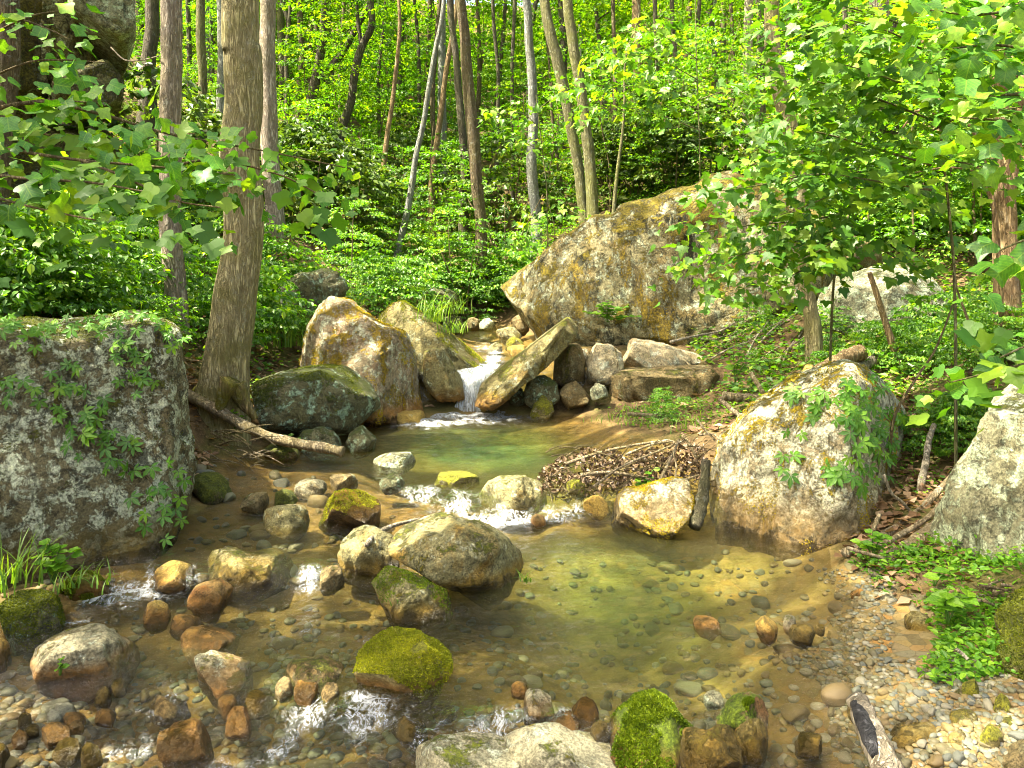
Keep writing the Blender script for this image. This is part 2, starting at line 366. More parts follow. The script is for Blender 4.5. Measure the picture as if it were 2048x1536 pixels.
BARK = {
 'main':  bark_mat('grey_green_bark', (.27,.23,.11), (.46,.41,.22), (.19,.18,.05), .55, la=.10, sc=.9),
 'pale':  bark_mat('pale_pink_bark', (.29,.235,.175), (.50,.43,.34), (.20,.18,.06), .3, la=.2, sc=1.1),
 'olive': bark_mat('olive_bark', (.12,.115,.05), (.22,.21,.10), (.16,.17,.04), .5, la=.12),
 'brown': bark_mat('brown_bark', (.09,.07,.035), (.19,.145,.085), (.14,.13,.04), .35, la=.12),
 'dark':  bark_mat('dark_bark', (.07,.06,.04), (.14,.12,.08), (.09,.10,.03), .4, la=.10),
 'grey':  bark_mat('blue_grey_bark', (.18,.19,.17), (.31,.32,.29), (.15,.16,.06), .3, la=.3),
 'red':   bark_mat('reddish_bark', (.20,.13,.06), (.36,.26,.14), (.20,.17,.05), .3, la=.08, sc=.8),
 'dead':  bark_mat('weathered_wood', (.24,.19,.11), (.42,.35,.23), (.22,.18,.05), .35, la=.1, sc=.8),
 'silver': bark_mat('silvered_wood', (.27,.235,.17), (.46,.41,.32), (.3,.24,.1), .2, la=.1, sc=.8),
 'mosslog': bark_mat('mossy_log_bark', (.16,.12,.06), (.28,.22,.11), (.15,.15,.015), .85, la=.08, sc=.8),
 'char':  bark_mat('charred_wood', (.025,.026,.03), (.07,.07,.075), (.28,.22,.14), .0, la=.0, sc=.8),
 'twig':  bark_mat('twig_bark', (.17,.13,.06), (.30,.24,.13), (.16,.15,.04), .3, la=.0, sc=2),
}
# ---------------------------------------------------------------- water levels and terrain
def Wl(X, Y):
    X = np.asarray(X, float); Y = np.asarray(Y, float)
    L = sstep((-0.75 - X) / .4)                                    # 1 in the left-hand pond
    yA = np.interp(X, [-3, -1.3, -.9, 0, 1.5, 3], [6.2, 5.9, 5.5, 5.25, 5.12, 5.2])
    sA = sstep((yA - Y) / (.30 + .5 * L))
    lev = .14 * (1 - sA) + sA * (.06 * L)
    sB = sstep((4.22 - Y) / .22)
    lev = lev * (1 - sB * L) + (-.04) * sB * L
    lev = lev - .03 * sstep((4.9 - Y) / 1.0) * (1 - L)
    yC = np.interp(X, [-1.9, -1.38, -.64, .14, .42, 1.0], [3.3, 3.22, 3.0, 2.90, 2.78, 2.4])
    sC = sstep((yC - Y) / .22) * sstep((.95 - X) / .5)
    lev = lev * (1 - sC) + (-.15) * sC
    up = sstep((Y - 8.52) / .10)
    lu = np.interp(Y, [8.5, 8.9, 9.4, 10.4, 10.8, 12.5, 16], [.55, .57, .64, .72, .75, .78, .86])
    return lev * (1 - up) + lu * up

def wpt(px, py):
    z = 0.0
    for _ in range(12):
        D = np.clip((CZ - z) * F / max(py - HY, 20), 1.2, 16)
        z = .5 * z + .5 * float(Wl((px - 1024) / F * D, D))
    return np.array(((px - 1024) / F * D, D, z))

G = [(100,640,5.6),(0,600,6.5),(345,650,7.5),(430,790,6.6),(250,560,9),(500,620,9.5),(600,560,10.5),(700,560,12),(800,600,12),(860,650,10.6),
 (404,440,14),(540,450,12),(607,310,20),(665,360,18),(290,200,16),(100,300,14),(757,470,15),(790,530,13.5),(962,580,14),(1040,470,18),(1068,490,15.5),
 (880,500,18),(920,300,30),(1180,440,15),(1272,310,22),(1400,370,14.5),(1600,330,16),(1490,300,20),(1760,500,12),(1850,420,14),(2010,650,6.5),(2000,600,9),
 (1900,640,8.5),(1610,640,8.8),(1700,720,8),(1500,680,9.5),(1300,690,10),(1160,690,10.2),(1500,790,7.8),(1400,800,8),(1300,830,7.7),(1240,852,7.3),(1430,850,7.2),
 (1420,880,6.3),(1060,650,12),(1000,632,13.2),(900,632,13.2),(1860,880,5.6),(1700,1110,4.25),(1800,1010,4.8),(1850,1080,4.4),(1920,930,5.3),(2048,760,5.8),(1990,1200,3.4),
 (2048,1300,3.0),(1850,1255,3.5),(1740,1190,3.85),(2000,1440,2.6),(1760,1320,3.17),(1840,1400,2.8),(2048,1520,2.4),(0,1170,4.0),(130,1200,3.8),(400,985,5.4),(430,920,6.1),
 (1120,740,8.9),(1060,780,8.8),(860,760,9.0),(800,780,9.0),(700,800,8.2),(640,860,7.2),(560,870,7.0),(1180,800,8.3),(1100,800,8.4),(500,890,6.6),(1140,828,8.3),(700,650,10)]
pts = [at(*g) for g in G]
for q in [(-15,20,9.5),(15,20,8.5),(-20,40,19),(0,42,13.5),(20,40,18),(0,62,23),(-40,62,34),(40,62,34),(-10,8,3.6),(10,8,3.2),(-5.5,4.5,1.5),(5,4,1.3),(-6,0,1.5),(6,0,1.5),(0,-4,.5),
          (-1.5,0.6,-.2),(1,0.5,.1),(-3.2,2.6,.05),(-40,15,17),(40,15,17),(-30,-8,8),(30,-8,8),(1.25,3.32,-.02),(1.42,3.05,-.03),(1.62,3.7,-.01),(1.85,4.35,.0),(1.2,2.65,-.07),(1.6,2.4,.0)]:
    pts.append(np.array(q, float))
for px, py, d in [(950,880,.5),(850,880,.4),(1050,870,.45),(900,920,.45),(1050,930,.4),(760,870,.25),(1150,900,.25),(1260,900,.12),(1000,960,.3),(850,960,.18),(700,940,.1),(620,930,.05),
                  (880,1000,.12),(1000,1040,.12),(1120,1030,.1),(500,1060,.14),(600,1100,.16),(430,1090,.12),(650,1180,.15),(550,1230,.22),(700,1270,.2),(400,1280,.2),(250,1200,.13),(100,1240,.13),(320,1150,.09),
                  (1150,1100,.38),(1250,1150,.42),(1150,1200,.4),(1300,1230,.34),(1400,1120,.28),(1550,1130,.24),(1630,1160,.16),(1640,1220,.11),(1480,1200,.2),(1550,1230,.16),(1200,1300,.32),(1350,1330,.24),(1050,1330,.22),(1000,1250,.16),
                  (1500,1340,.2),(1630,1350,.09),(1600,1430,.11),(1450,1400,.16),(1500,1500,.11),(1650,1500,.06),(1250,1400,.16),(1100,1390,.12),(900,1440,.16),(750,1450,.16),(600,1500,.18),(400,1430,.13),(250,1500,.12),(100,1330,.14),(300,1400,.13),(60,1500,.0),(900,1520,.12),(1150,1480,.1),
                  (950,672,.22),(985,705,.12),(960,752,.10),(1000,662,.2),(920,664,.15),(960,655,.18),(980,690,.15)]:
    p = wpt(px, py); p[2] -= d; pts.append(p)
pts = np.array(pts)
_xy = pts[:, :2]
_K = np.linalg.norm(_xy[:, None] - _xy[None], axis=2)
_A = np.zeros((len(pts)+1,)*2); _A[:-1, :-1] = -_K + .04*np.eye(len(pts)); _A[-1, :-1] = 1; _A[:-1, -1] = 1
_sol = np.linalg.solve(_A, np.append(pts[:, 2], 0))
def Hs(X, Y):
    X = np.atleast_1d(np.asarray(X, float)).ravel(); Y = np.atleast_1d(np.asarray(Y, float)).ravel()
    out = np.empty(len(X))
    for i in range(0, len(X), 20000):
        q = np.stack([X[i:i+20000], Y[i:i+20000]], 1)
        out[i:i+20000] = -np.linalg.norm(q[:, None] - _xy[None], axis=2) @ _sol[:-1] + _sol[-1]
    return out
def H(X, Y):
    X = np.atleast_1d(np.asarray(X, float)).ravel(); Y = np.atleast_1d(np.asarray(Y, float)).ravel()
    h = Hs(X, Y); wet = sstep((h - Wl(X, Y)) / .3)
    P = np.stack([X, Y, X*0], 1)
    return h + (.03 + .07*wet) * fbm(P*1.7, 3, seed=5) * np.minimum(1 + Y/25, 3) + .018 * fbm(P*7, 3, seed=9)
def gpt(px, py, d0=1.5, d1=70):
    """first ground point met along the ray through photo pixel (px, py)"""
    D = np.geomspace(d0, d1, 400); P = np.stack([at(px, py, d) for d in D])
    below = P[:, 2] < H(P[:, 0], P[:, 1])
    i = int(np.argmax(below)) if below.any() else len(D) - 1
    return np.array((P[i, 0], P[i, 1], H(P[i, 0], P[i, 1])[0]))

def graded(a, b, d0, lo, hi, gr=1.09):
    xs = list(np.arange(a, b + d0*.5, d0)); s = d0; x = xs[-1]
    while x < hi: s *= gr; x += s; xs.append(x)
    s = d0; x = xs[0]; pre = []
    while x > lo: s *= gr; x -= s; pre.append(x)
    return np.array(pre[::-1] + xs)
gx = graded(-3.8, 3.2, .05, -60, 60); gy = graded(1.6, 9.0, .05, -12, 95, 1.05)
XX, YY = np.meshgrid(gx, gy); hz = H(XX, YY); wz = Wl(XX.ravel(), YY.ravel())
nx, ny = len(gx), len(gy)
ii = (np.arange(ny-1)[:, None]*nx + np.arange(nx-1)[None]).ravel()
quads = np.stack([ii, ii+1, ii+nx+1, ii+nx], 1)

m, nt, out = mat_new('forest_floor_and_stream_bed')
tc = nd(nt, 'TexCoord').outputs['Object']
bed = nd(nt, 'Attribute', {'attribute_name': 'bed'}).outputs['Fac']
snd = nd(nt, 'Attribute', {'attribute_name': 'sand'}).outputs['Fac']
grv = nd(nt, 'Attribute', {'attribute_name': 'gravel'}).outputs['Fac']
n1 = noise(nt, tc, 1.3, 6, .6); n2 = noise(nt, tc, 9, 8, .7); n3 = noise(nt, tc, 45, 5, .7)
soil = mixc(nt, mrange(nt, n2, .35, .65), (.045, .030, .013), (.12, .08, .035))
soil = mixc(nt, mth(nt, 'MULTIPLY', mrange(nt, n1, .45, .6), .6), soil, (.07, .085, .015))
soil = mixc(nt, mth(nt, 'MULTIPLY', mrange(nt, n3, .52, .62), .5), soil, (.19, .125, .06))
sand = mixc(nt, mrange(nt, n2, .35, .65), (.24, .165, .045), (.42, .30, .095))
sand = mixc(nt, mrange(nt, n1, .42, .58, 0, .7), sand, (.10, .095, .025))
vo = nd(nt, 'TexVoronoi', Vector=tc, Scale=17.0)
peb = nd(nt, 'TexVoronoi', {'feature': 'DISTANCE_TO_EDGE'}, Vector=tc, Scale=17.0).outputs['Distance']
pc = nd(nt, 'ValToRGB', Fac=nd(nt, 'SeparateColor', Color=vo.outputs['Color']).outputs[0])
for k, (p_, c_) in enumerate([(0, (.06,.06,.035)), (.3, (.17,.12,.035)), (.55, (.22,.155,.055)), (.8, (.13,.13,.085)), (1, (.27,.14,.03))]):
    e = pc.color_ramp.elements[k] if k in (0, ) else pc.color_ramp.elements.new(p_) if p_ < 1 else pc.color_ramp.elements[-1]
    e.position = p_; e.color = rgba(c_)
pebc = mixc(nt, mth(nt, 'MULTIPLY', mrange(nt, peb, 0, .06, 1, 0), .6), pc.outputs[0], (.06, .05, .025))
sand = mixc(nt, mth(nt, 'MULTIPLY', mrange(nt, n1, .38, .56, 1, 0), .75), sand, pebc)
silt_ = mixc(nt, mrange(nt, n2, .35, .65), (.085, .058, .015), (.21, .135, .035))
silt_ = mixc(nt, mth(nt, 'MULTIPLY', mrange(nt, n1, .35, .6), .7), silt_, mixc(nt, .45, pebc, (.17, .10, .02)))
sand = mixc(nt, snd, silt_, sand)
gcol = mixc(nt, .75, mixc(nt, mrange(nt, n3, .4, .6), (.11, .08, .035), (.20, .16, .085)), pebc)
col = mixc(nt, bed, soil, sand); col = mixc(nt, grv, col, gcol)
hgt = mth(nt, 'ADD', mth(nt, 'MULTIPLY', n2, .5), mth(nt, 'MULTIPLY', n3, .4))
bp = nd(nt, 'Bump', Strength=.8, Distance=.04, Height=hgt).outputs[0]
b = nd(nt, 'BsdfPrincipled', Base_Color=col, Roughness=.9, Normal=bp); b.inputs['Specular IOR Level'].default_value = .2
nt.links.new(b.outputs[0], out.inputs[0]); M_GROUND = m
xf, yf = XX.ravel(), YY.ravel()
bedA = sstep((wz + .06 - hz) / .10) * (yf < 16)
grvA = sstep((xf - 1.05)/.3) * sstep((4.5 - yf)/.6) * sstep((wz + .18 - hz)/.12) * sstep((hz - wz + .10)/.1)
sndA = np.clip(sstep((xf + .05)/.5)*sstep((yf - 3.0)/.5)*sstep((5.2-yf)/.3) + sstep((xf+1.2)/.5)*sstep((yf-6.4)/.5)*sstep((9-yf)/.3)*sstep((.55-xf)/.4)*.8, 0, 1)
obj('ground', mk_mesh('ground', np.stack([xf, yf, hz], 1), quads, M_GROUND, {'bed': bedA, 'gravel': grvA, 'sand': sndA}), kind='structure')

# ---------------------------------------------------------------- water
FOAM = [(945,825,120,22,1.15),(870,845,90,13,.95),(1020,828,70,12,.7),(985,722,26,22,1.0),(965,695,25,10,.6),(958,752,34,9,.9),(845,985,45,10,.8),(915,1012,70,12,.75),(1005,1042,80,13,.95),(1110,1030,50,9,.8),(1150,1020,45,9,.7),
        (622,1146,26,10,1.0),(625,1178,45,14,.7),(245,1190,95,26,.95),(350,1160,60,18,.6),(150,1240,110,20,.55),(480,1330,150,14,.45),(300,1420,150,24,.5),(650,1420,150,20,.6),(310,1140,40,12,.5),(410,1205,45,14,.6),(620,1268,150,12,.55),(770,1280,70,14,.7),(740,1440,130,20,.6),(560,1505,55,40,.7),
        (980,1448,120,18,.7),(1130,1422,40,12,.9),(250,1500,80,50,.5),(720,1395,70,16,.8),(430,1340,60,12,.4),(470,1530,90,30,.6),(650,1350,60,10,.4),(60,1265,60,10,.4),(890,1480,120,20,.5)]
def foam_at(X, Y):
    s = np.zeros(len(X))
    for px, py, rx, ry, st in FOAM:
        p = wpt(px, py); D = p[1]; ax = rx / F * D; ay = max(ry * D * D / (1.5 * F), .04)
        s = np.maximum(s, st * np.exp(-(((X - p[0]) / ax)**2 + ((Y - p[1]) / ay)**2)))
    return s
wx = np.arange(-4.4, 3.8, .035); wy = np.concatenate([np.arange(1.5, 8.45, .032), np.arange(8.45, 8.75, .012), np.arange(8.75, 14.5, .05)])
WX, WY = np.meshgrid(wx, wy); wxf, wyf = WX.ravel(), WY.ravel()
lev = Wl(wxf, wyf); bedz = H(wxf, wyf); fo = foam_at(wxf, wyf)
P = np.stack([wxf*3.2, wyf*5.0, wxf*0], 1)
zz = lev + (.006 + .040*fo) * fbm(P*2.4, 3, seed=31) + .0022 * fbm(P*7, 2, seed=37)
keep = (lev > bedz - .02)
n1_, n2_ = len(wx), len(wy)
ii = (np.arange(n2_-1)[:, None]*n1_ + np.arange(n1_-1)[None]).ravel()
q = np.stack([ii, ii+1, ii+n1_+1, ii+n1_], 1)
q = q[keep[q].any(1)]
used = np.zeros(len(wxf), bool); used[q.ravel()] = True; remap = np.cumsum(used) - 1
m, nt, out = mat_new('stream_water')
tc = nd(nt, 'TexCoord').outputs['Object']
dep = nd(nt, 'Attribute', {'attribute_name': 'depth'}).outputs['Fac']
foam = nd(nt, 'Attribute', {'attribute_name': 'foam'}).outputs['Fac']
mp = nd(nt, 'Mapping', Vector=tc); mp.inputs['Scale'].default_value = (1.0, 1.9, 1.0)
r1 = noise(nt, mp.outputs[0], 6, 4, .55, .6); r2 = noise(nt, mp.outputs[0], 24, 5, .65, .8)
hh = mth(nt, 'ADD', mth(nt, 'MULTIPLY', r1, .9), mth(nt, 'MULTIPLY', r2, mth(nt, 'ADD', .5, mth(nt, 'MULTIPLY', foam, 1.6))))
bp = nd(nt, 'Bump', Strength=.85, Distance=.035, Height=hh).outputs[0]
tint = mixc(nt, mrange(nt, dep, .02, .5), (.97, .95, .86), (.52, .70, .38))
tr = nd(nt, 'BsdfTransparent', Color=tint).outputs[0]
silt = nd(nt, 'BsdfDiffuse', Color=mixc(nt, mrange(nt, dep, .2, .55), (.12, .11, .03), (.03, .10, .035))).outputs[0]
s = nd(nt, 'MixShader', Fac=mrange(nt, dep, .10, .50, .0, .30), i1=tr, i2=silt).outputs[0]
gl = nd(nt, 'BsdfGlossy', Color=(1, 1, 1, 1), Roughness=.04, Normal=bp).outputs[0]
fr = nd(nt, 'Fresnel', IOR=1.33, Normal=bp).outputs[0]
s = nd(nt, 'MixShader', Fac=fr, i1=s, i2=gl).outputs[0]
mp2 = nd(nt, 'Mapping', Vector=tc); mp2.inputs['Scale'].default_value = (1.3, 1.0, 1.0)
f1 = noise(nt, mp2.outputs[0], 15, 7, .62, 1.6); f2 = noise(nt, mp2.outputs[0], 6, 4, .6, .5); f3 = noise(nt, mp2.outputs[0], 90, 3, .6)
rdg = mth(nt, 'SUBTRACT', 1.0, mth(nt, 'MULTIPLY', mth(nt, 'ABSOLUTE', mth(nt, 'SUBTRACT', f1, .5)), 7.0))
fm = mth(nt, 'ADD', mth(nt, 'ADD', foam, mth(nt, 'MULTIPLY', mth(nt, 'SUBTRACT', rdg, .45), .55)), mth(nt, 'ADD', mth(nt, 'MULTIPLY', mth(nt, 'SUBTRACT', f2, .5), 1.6), mth(nt, 'MULTIPLY', mth(nt, 'SUBTRACT', f3, .5), .7)))
fm = mth(nt, 'MULTIPLY', mrange(nt, fm, .55, 1.2), mrange(nt, foam, .05, .4))
wd = nd(nt, 'BsdfDiffuse', Color=(.80, .84, .86, 1), Normal=bp).outputs[0]
s = nd(nt, 'MixShader', Fac=mth(nt, 'MULTIPLY', fm, .52), i1=s, i2=wd).outputs[0]
nt.links.new(s, out.inputs[0]); M_WATER = m
obj('water', mk_mesh('water', np.stack([wxf, wyf, zz], 1)[used], remap[q], M_WATER, {'depth': np.clip(lev-bedz, 0, 2)[used], 'foam': fo[used]}), kind='structure')

# waterfall: a thin bulging sheet over the lip
m, nt, out = mat_new('falling_water')
uv = nd(nt, 'TexCoord').outputs['Object']
mp = nd(nt, 'Mapping', Vector=uv); mp.inputs['Scale'].default_value = (9, 3, 1.1)
f = noise(nt, mp.outputs[0], 6, 7, .7, .8)
bp = nd(nt, 'Bump', Strength=.9, Distance=.04, Height=f).outputs[0]
wd = nd(nt, 'BsdfDiffuse', Color=(.66, .71, .74, 1), Normal=bp).outputs[0]
wt = nd(nt, 'BsdfTranslucent', Color=(.8, .86, .88, 1), Normal=bp).outputs[0]
wm = nd(nt, 'MixShader', Fac=.3, i1=wd, i2=wt).outputs[0]
tr = nd(nt, 'BsdfTransparent', Color=(.75, .82, .78, 1)).outputs[0]
gl = nd(nt, 'BsdfGlossy', Color=(1, 1, 1, 1), Roughness=.12, Normal=bp).outputs[0]
cl = nd(nt, 'MixShader', Fac=.3, i1=tr, i2=gl).outputs[0]
s = nd(nt, 'MixShader', Fac=mrange(nt, f, .40, .62), i1=cl, i2=wm).outputs[0]
nt.links.new(s, out.inputs[0])
nu, nv = 46, 60
V = []
for j in range(nv):
    t = j / (nv - 1)
    if t < .25: k = t/.25; c = at(962, 738, 9.1)*(1-k) + at(955, 752, 8.66)*k; c[2] = .60*(1-k) + .575*k; wdt = .25 - .07*k
    else:
        k = (t - .25) / .75; c = at(955, 752, 8.66); c = c + np.array((-.07*k, -.30*k**.6, 0)); c[2] = .575 - .46*k**1.7; wdt = .18 - .07*sstep(k*1.3) + .10*sstep((k-.6)/.4)
    for i in range(nu):
        a = i / (nu - 1) * 2 - 1
        V.append((c[0] + a*wdt, c[1] - .05*(1 - a*a) + .01, c[2] - .01*a*a))
V = np.array(V); V[:, 1] += .035 * fbm(V * np.array((22, 3, 4)), 4, seed=3); V[:, 2] += .014 * fbm(V*14, 3, seed=8); V[:, 0] += .012*fbm(V*12, 3, seed=18)
i = (np.arange(nv-1)[:, None]*nu + np.arange(nu-1)[None]).ravel()
obj('waterfall', mk_mesh('waterfall', V, np.stack([i, i+1, i+nu+1, i+nu], 1), m), kind='structure')
# ---------------------------------------------------------------- rocks
ROCKS = {}
def star(poly, cx, cz, n=720):
    """radius of a closed outline about its centre, per angle"""
    poly = np.asarray(poly, float) - (cx, cz)
    A = poly; B = np.roll(poly, -1, 0); th = np.linspace(-np.pi, np.pi, n, endpoint=False)
    d = np.stack([np.cos(th), np.sin(th)], 1); R = np.zeros(n)
    for a, b in zip(A, B):
        e = b - a; den = d[:, 0]*e[1] - d[:, 1]*e[0]; den = np.where(np.abs(den) < 1e-9, 1e-9, den)
        t = (a[0]*e[1] - a[1]*e[0]) / den; u = (a[0]*d[:, 1] - a[1]*d[:, 0]) / den
        ok = (u >= -1e-6) & (u <= 1 + 1e-6) & (t > 0)
        R = np.where(ok, np.maximum(R, t), R)
    return th, R
def rock(name, label, pts, Df, T, mat, lvl=5, cat='boulder', p=.55, q=.8, facets=7, rough=.07, lean=0., seed=0, group='boulders along the stream', yaw=0., fine=1.0, parent=None, deep=1.6, fd=(.72, .95), planes=(), blk=.05, cells=16):
    rs = np.random.RandomState(seed + 11)
    Dc = Df + T*.8
    pp = np.asarray(pts, float); u0 = ((pp[:, 0].min()+pp[:, 0].max())/2 - 1024)/F
    an = math.atan(u0); dv = np.array((math.sin(an), math.cos(an))); ev = np.array((math.cos(an), -math.sin(an))); C0 = np.array((u0*Dc, Dc))
    ry = np.stack([(pp[:, 0]-1024)/F, np.ones(len(pp)), -(pp[:, 1]-HY)/F], 1); tt = (C0 @ dv)/(ry[:, :2] @ dv)
    Q3 = ry*tt[:, None]; O = np.stack([(Q3[:, :2]-C0) @ ev, Q3[:, 2] + CZ], 1)      # outline on the upright plane facing the viewer
    A = O; B = np.roll(O, -1, 0); cr = A[:, 0]*B[:, 1]-B[:, 0]*A[:, 1]
    cx, cz = ((A+B)*cr[:, None]).sum(0) / (3*cr.sum())
    th, R = star(O, cx, cz)
    k = np.array([1, 2, 3, 2, 1.]); k /= k.sum()
    R = np.convolve(np.concatenate([R[-2:], R, R[:2]]), k, 'valid')
    V, Tt = ico(lvl); V = V.copy()
    r = np.sqrt(V[:, 0]**2 + V[:, 2]**2); t = np.arctan2(V[:, 2], V[:, 0])
    Rt = np.interp(t, np.append(th, np.pi), np.append(R, R[0]))
    rr = Rt * r**p
    X = rr*V[:, 0]/np.maximum(r, 1e-6); Z = rr*V[:, 2]/np.maximum(r, 1e-6)
    Yd = T * np.sign(V[:, 1]) * np.abs(V[:, 1])**q
    Yd = np.where(Yd > 0, Yd*deep, Yd)                  # goes further back than it bulges forward
    P = np.stack([X, Yd, Z], 1); size = (np.abs(O - (cx, cz)).max(0).mean() + T) / 2
    for _ in range(int(facets*2.2)):                    # flat broken faces
        n = rs.normal(size=3); n[1] = -abs(n[1])*1.1; n /= np.linalg.norm(n)
        d = P @ n; lim = np.quantile(d, .997) * rs.uniform(*fd)
        P = P - np.maximum(d - lim, 0)[:, None]*n*.92
    for n, fr in planes:
        n = np.array(n, float); n /= np.linalg.norm(n); d = P @ n; lim = d.max()*fr
        P = P - np.maximum(d - lim, 0)[:, None]*n*.97
    dirv = P / (np.linalg.norm(P, axis=1)[:, None] + 1e-6); dirv[:, [0, 2]] *= .75
    P = P + dirv*(size*rough*1.3*fbm(P*1.7/size + seed, 5, .55, seed=seed+3))[:, None]
    P = P + dirv*(fine*.05*size**.6*np.minimum(ridged(P*3.0/size**.6 + seed*3, 5, seed=seed+5), .5))[:, None]
    if blk:                                             # broken blocks with open joints between them
        q = P + size*.16*np.stack([fbm(P*2.2/size + seed + 9*k, 3, seed=seed+21+k) for k in range(3)], 1)
        q = q * np.array((1, 1, 1.35)); sd = rs.uniform(-1, 1, (cells, 3))*np.abs(q).max(0)
        dd = np.linalg.norm(q[:, None] - sd[None], axis=2); o2 = np.argsort(dd, 1)[:, :2]; F1 = np.take_along_axis(dd, o2, 1)
        off = rs.uniform(-1, .35, cells)*size*blk; gap = (F1[:, 1] - F1[:, 0])/size
        wgt = sstep(gap/.10); nb_ = off[o2[:, 0]]*(.5 + .5*wgt) + off[o2[:, 1]]*(.5 - .5*wgt)
        P = P + dirv*(nb_ - size*blk*.45*np.exp(-(gap/.022)**2))[:, None]
    if lvl >= 5: P = P + dirv*(fine*.016*fbm(P*13 + seed, 3, seed=seed+8))[:, None]
    P[:, 1] += lean*P[:, 2]
    if yaw:
        c, s = math.cos(yaw), math.sin(yaw); P[:, :2] = P[:, :2] @ np.array([[c, s], [-s, c]])
    c_, s_ = math.cos(an), math.sin(an); P[:, :2] = P[:, :2] @ np.array([[c_, -s_], [s_, c_]])
    me = mk_mesh(name, P, Tt, ROCK[mat])
    lc = C0 + ev*cx; loc = (lc[0], lc[1], cz)
    o = obj(name, me, parent, label, cat if label else None, group if label else None, loc=loc)
    ROCKS[label] = (P + np.array(loc), Tt)
    return o
def cast(label, px, py):
    """point and normal where the line of sight through a photo pixel meets a rock"""
    if ('bvh', label) not in ROCKS:
        V, T = ROCKS[label]; ROCKS[('bvh', label)] = BVHTree.FromPolygons([tuple(v) for v in V], [tuple(int(i) for i in t) for t in T])
    d = at(px, py, 1.0) - np.array((0, 0, CZ))
    h = ROCKS[('bvh', label)].ray_cast(Vector((0, 0, CZ)), Vector(d))
    return None if h[0] is None else (np.array(h[0]), np.array(h[1]))

GIANT = 'giant grey boulder crusted with lichen and hung with creeper, left of the stream'
BIGR = 'huge pale cliff-like boulder with orange and dark streaks, right of the waterfall'
YEL = 'large boulder with bright yellow moss streaks standing in the pool at the right bank'
RIM = 'steep grey-green lichened boulder cut off by the right picture edge'
rock('boulder', GIANT, [(-220,690),(-60,655),(60,648),(120,655),(200,645),(306,630),(350,648),(364,710),(374,800),(378,880),(388,1000),(392,1090),(372,1140),(290,1200),(150,1215),(-60,1200),(-240,1150)], 4.0, .85, 'giant', 6, p=.34, q=.55, facets=2, rough=.06, seed=1, cells=22, lean=.10, fd=(.82,.97), planes=[((.1,-1,.12),.72),((.9,-.5,0),.86),((.3,-.6,-.6),.8)])
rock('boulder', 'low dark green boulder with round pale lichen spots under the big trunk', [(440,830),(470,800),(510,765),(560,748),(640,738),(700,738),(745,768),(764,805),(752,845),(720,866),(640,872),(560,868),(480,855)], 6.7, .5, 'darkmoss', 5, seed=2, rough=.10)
rock('boulder', 'peaked pinkish boulder with golden moss down its face, left of the waterfall', [(590,760),(598,710),(612,655),(640,612),(662,597),(700,604),(735,632),(760,650),(800,668),(830,705),(852,745),(862,800),(858,850),(800,880),(700,880),(620,850)], 7.6, .55, 'golden', 6, seed=3, rough=.12, facets=9, lean=.18, fine=1.6, planes=[((-.3,-.9,.35),.7),((.7,-.8,0),.72)])
rock('boulder', 'long triangular olive slab sloping down to the top of the waterfall', [(745,650),(775,612),(805,603),(835,622),(880,652),(930,690),(988,737),(975,752),(920,748),(860,745),(800,740)], 8.75, .35, 'slab', 5, seed=4, p=.45, rough=.05, lean=.25)
rock('boulder', 'mossy wedge block with a flat face just left of the falling water', [(846,704),(866,696),(890,699),(905,730),(928,772),(930,800),(900,806),(858,800),(848,760)], 8.15, .26, 'slab', 5, seed=5, p=.35, q=.6, rough=.05, facets=5, planes=[((-.3,-1,.05),.6),((.8,-.5,.3),.75)])
rock('boulder', 'long tilted slab propped up to the right of the waterfall', [(950,806),(962,770),(1000,738),(1050,702),(1100,664),(1138,636),(1158,648),(1162,664),(1128,700),(1088,735),(1045,768),(1010,800),(985,816)], 8.0, .28, 'slab', 5, seed=6, p=.30, q=.5, rough=.035, facets=1, lean=.25, fd=(.9,.97), blk=.03, planes=[((-.5,-.7,.55),.60),((.55,-.8,-.35),.62),((.75,-.3,.6),.84)])
rock('boulder', BIGR, [(1008,560),(1012,515),(1032,488),(1098,462),(1150,440),(1180,430),(1225,432),(1245,408),(1310,396),(1345,380),(1390,373),(1420,352),(1500,335),(1560,322),(1640,318),(1690,360),(1700,450),(1690,560),(1620,650),(1500,700),(1300,710),(1170,715),(1100,690),(1060,640),(1038,600)], 10.0, 1.0, 'big', 6, seed=7, p=.40, q=.65, facets=5, rough=.06, lean=.12, fd=(.8,.96), fine=1.4)
rock('boulder', 'smooth grey slanting boulder behind the mossy logs on the right bank', [(1588,700),(1602,660),(1628,620),(1640,588),(1668,552),(1720,535),(1770,522),(1830,518),(1880,545),(1905,600),(1880,650),(1800,690),(1700,712),(1640,718)], 8.3, .6, 'grey', 5, seed=8, p=.5, rough=.06, lean=.35)
rock('boulder', YEL, [(1402,1075),(1408,1010),(1424,945),(1448,885),(1486,845),(1530,808),(1590,772),(1650,745),(1700,738),(1760,752),(1810,785),(1846,830),(1862,880),(1840,950),(1790,1030),(1720,1110),(1690,1150),(1560,1140),(1440,1110)], 4.6, .75, 'yellow', 6, seed=9, p=.42, q=.7, facets=5, rough=.08, lean=.22, fine=1.5, planes=[((-.42,-.9,.14),.76),((.96,-.28,.05),.58)])
rock('boulder', RIM, [(1862,1150),(1868,1060),(1890,1000),(1918,930),(1950,868),(1975,815),(2010,790),(2060,755),(2160,740),(2320,820),(2360,1000),(2300,1190),(2100,1215),(1930,1190)], 3.55, .6, 'grey', 6, seed=10, p=.42, q=.7, facets=6, rough=.08, lean=.22, planes=[((-.55,-.85,.1),.66)])
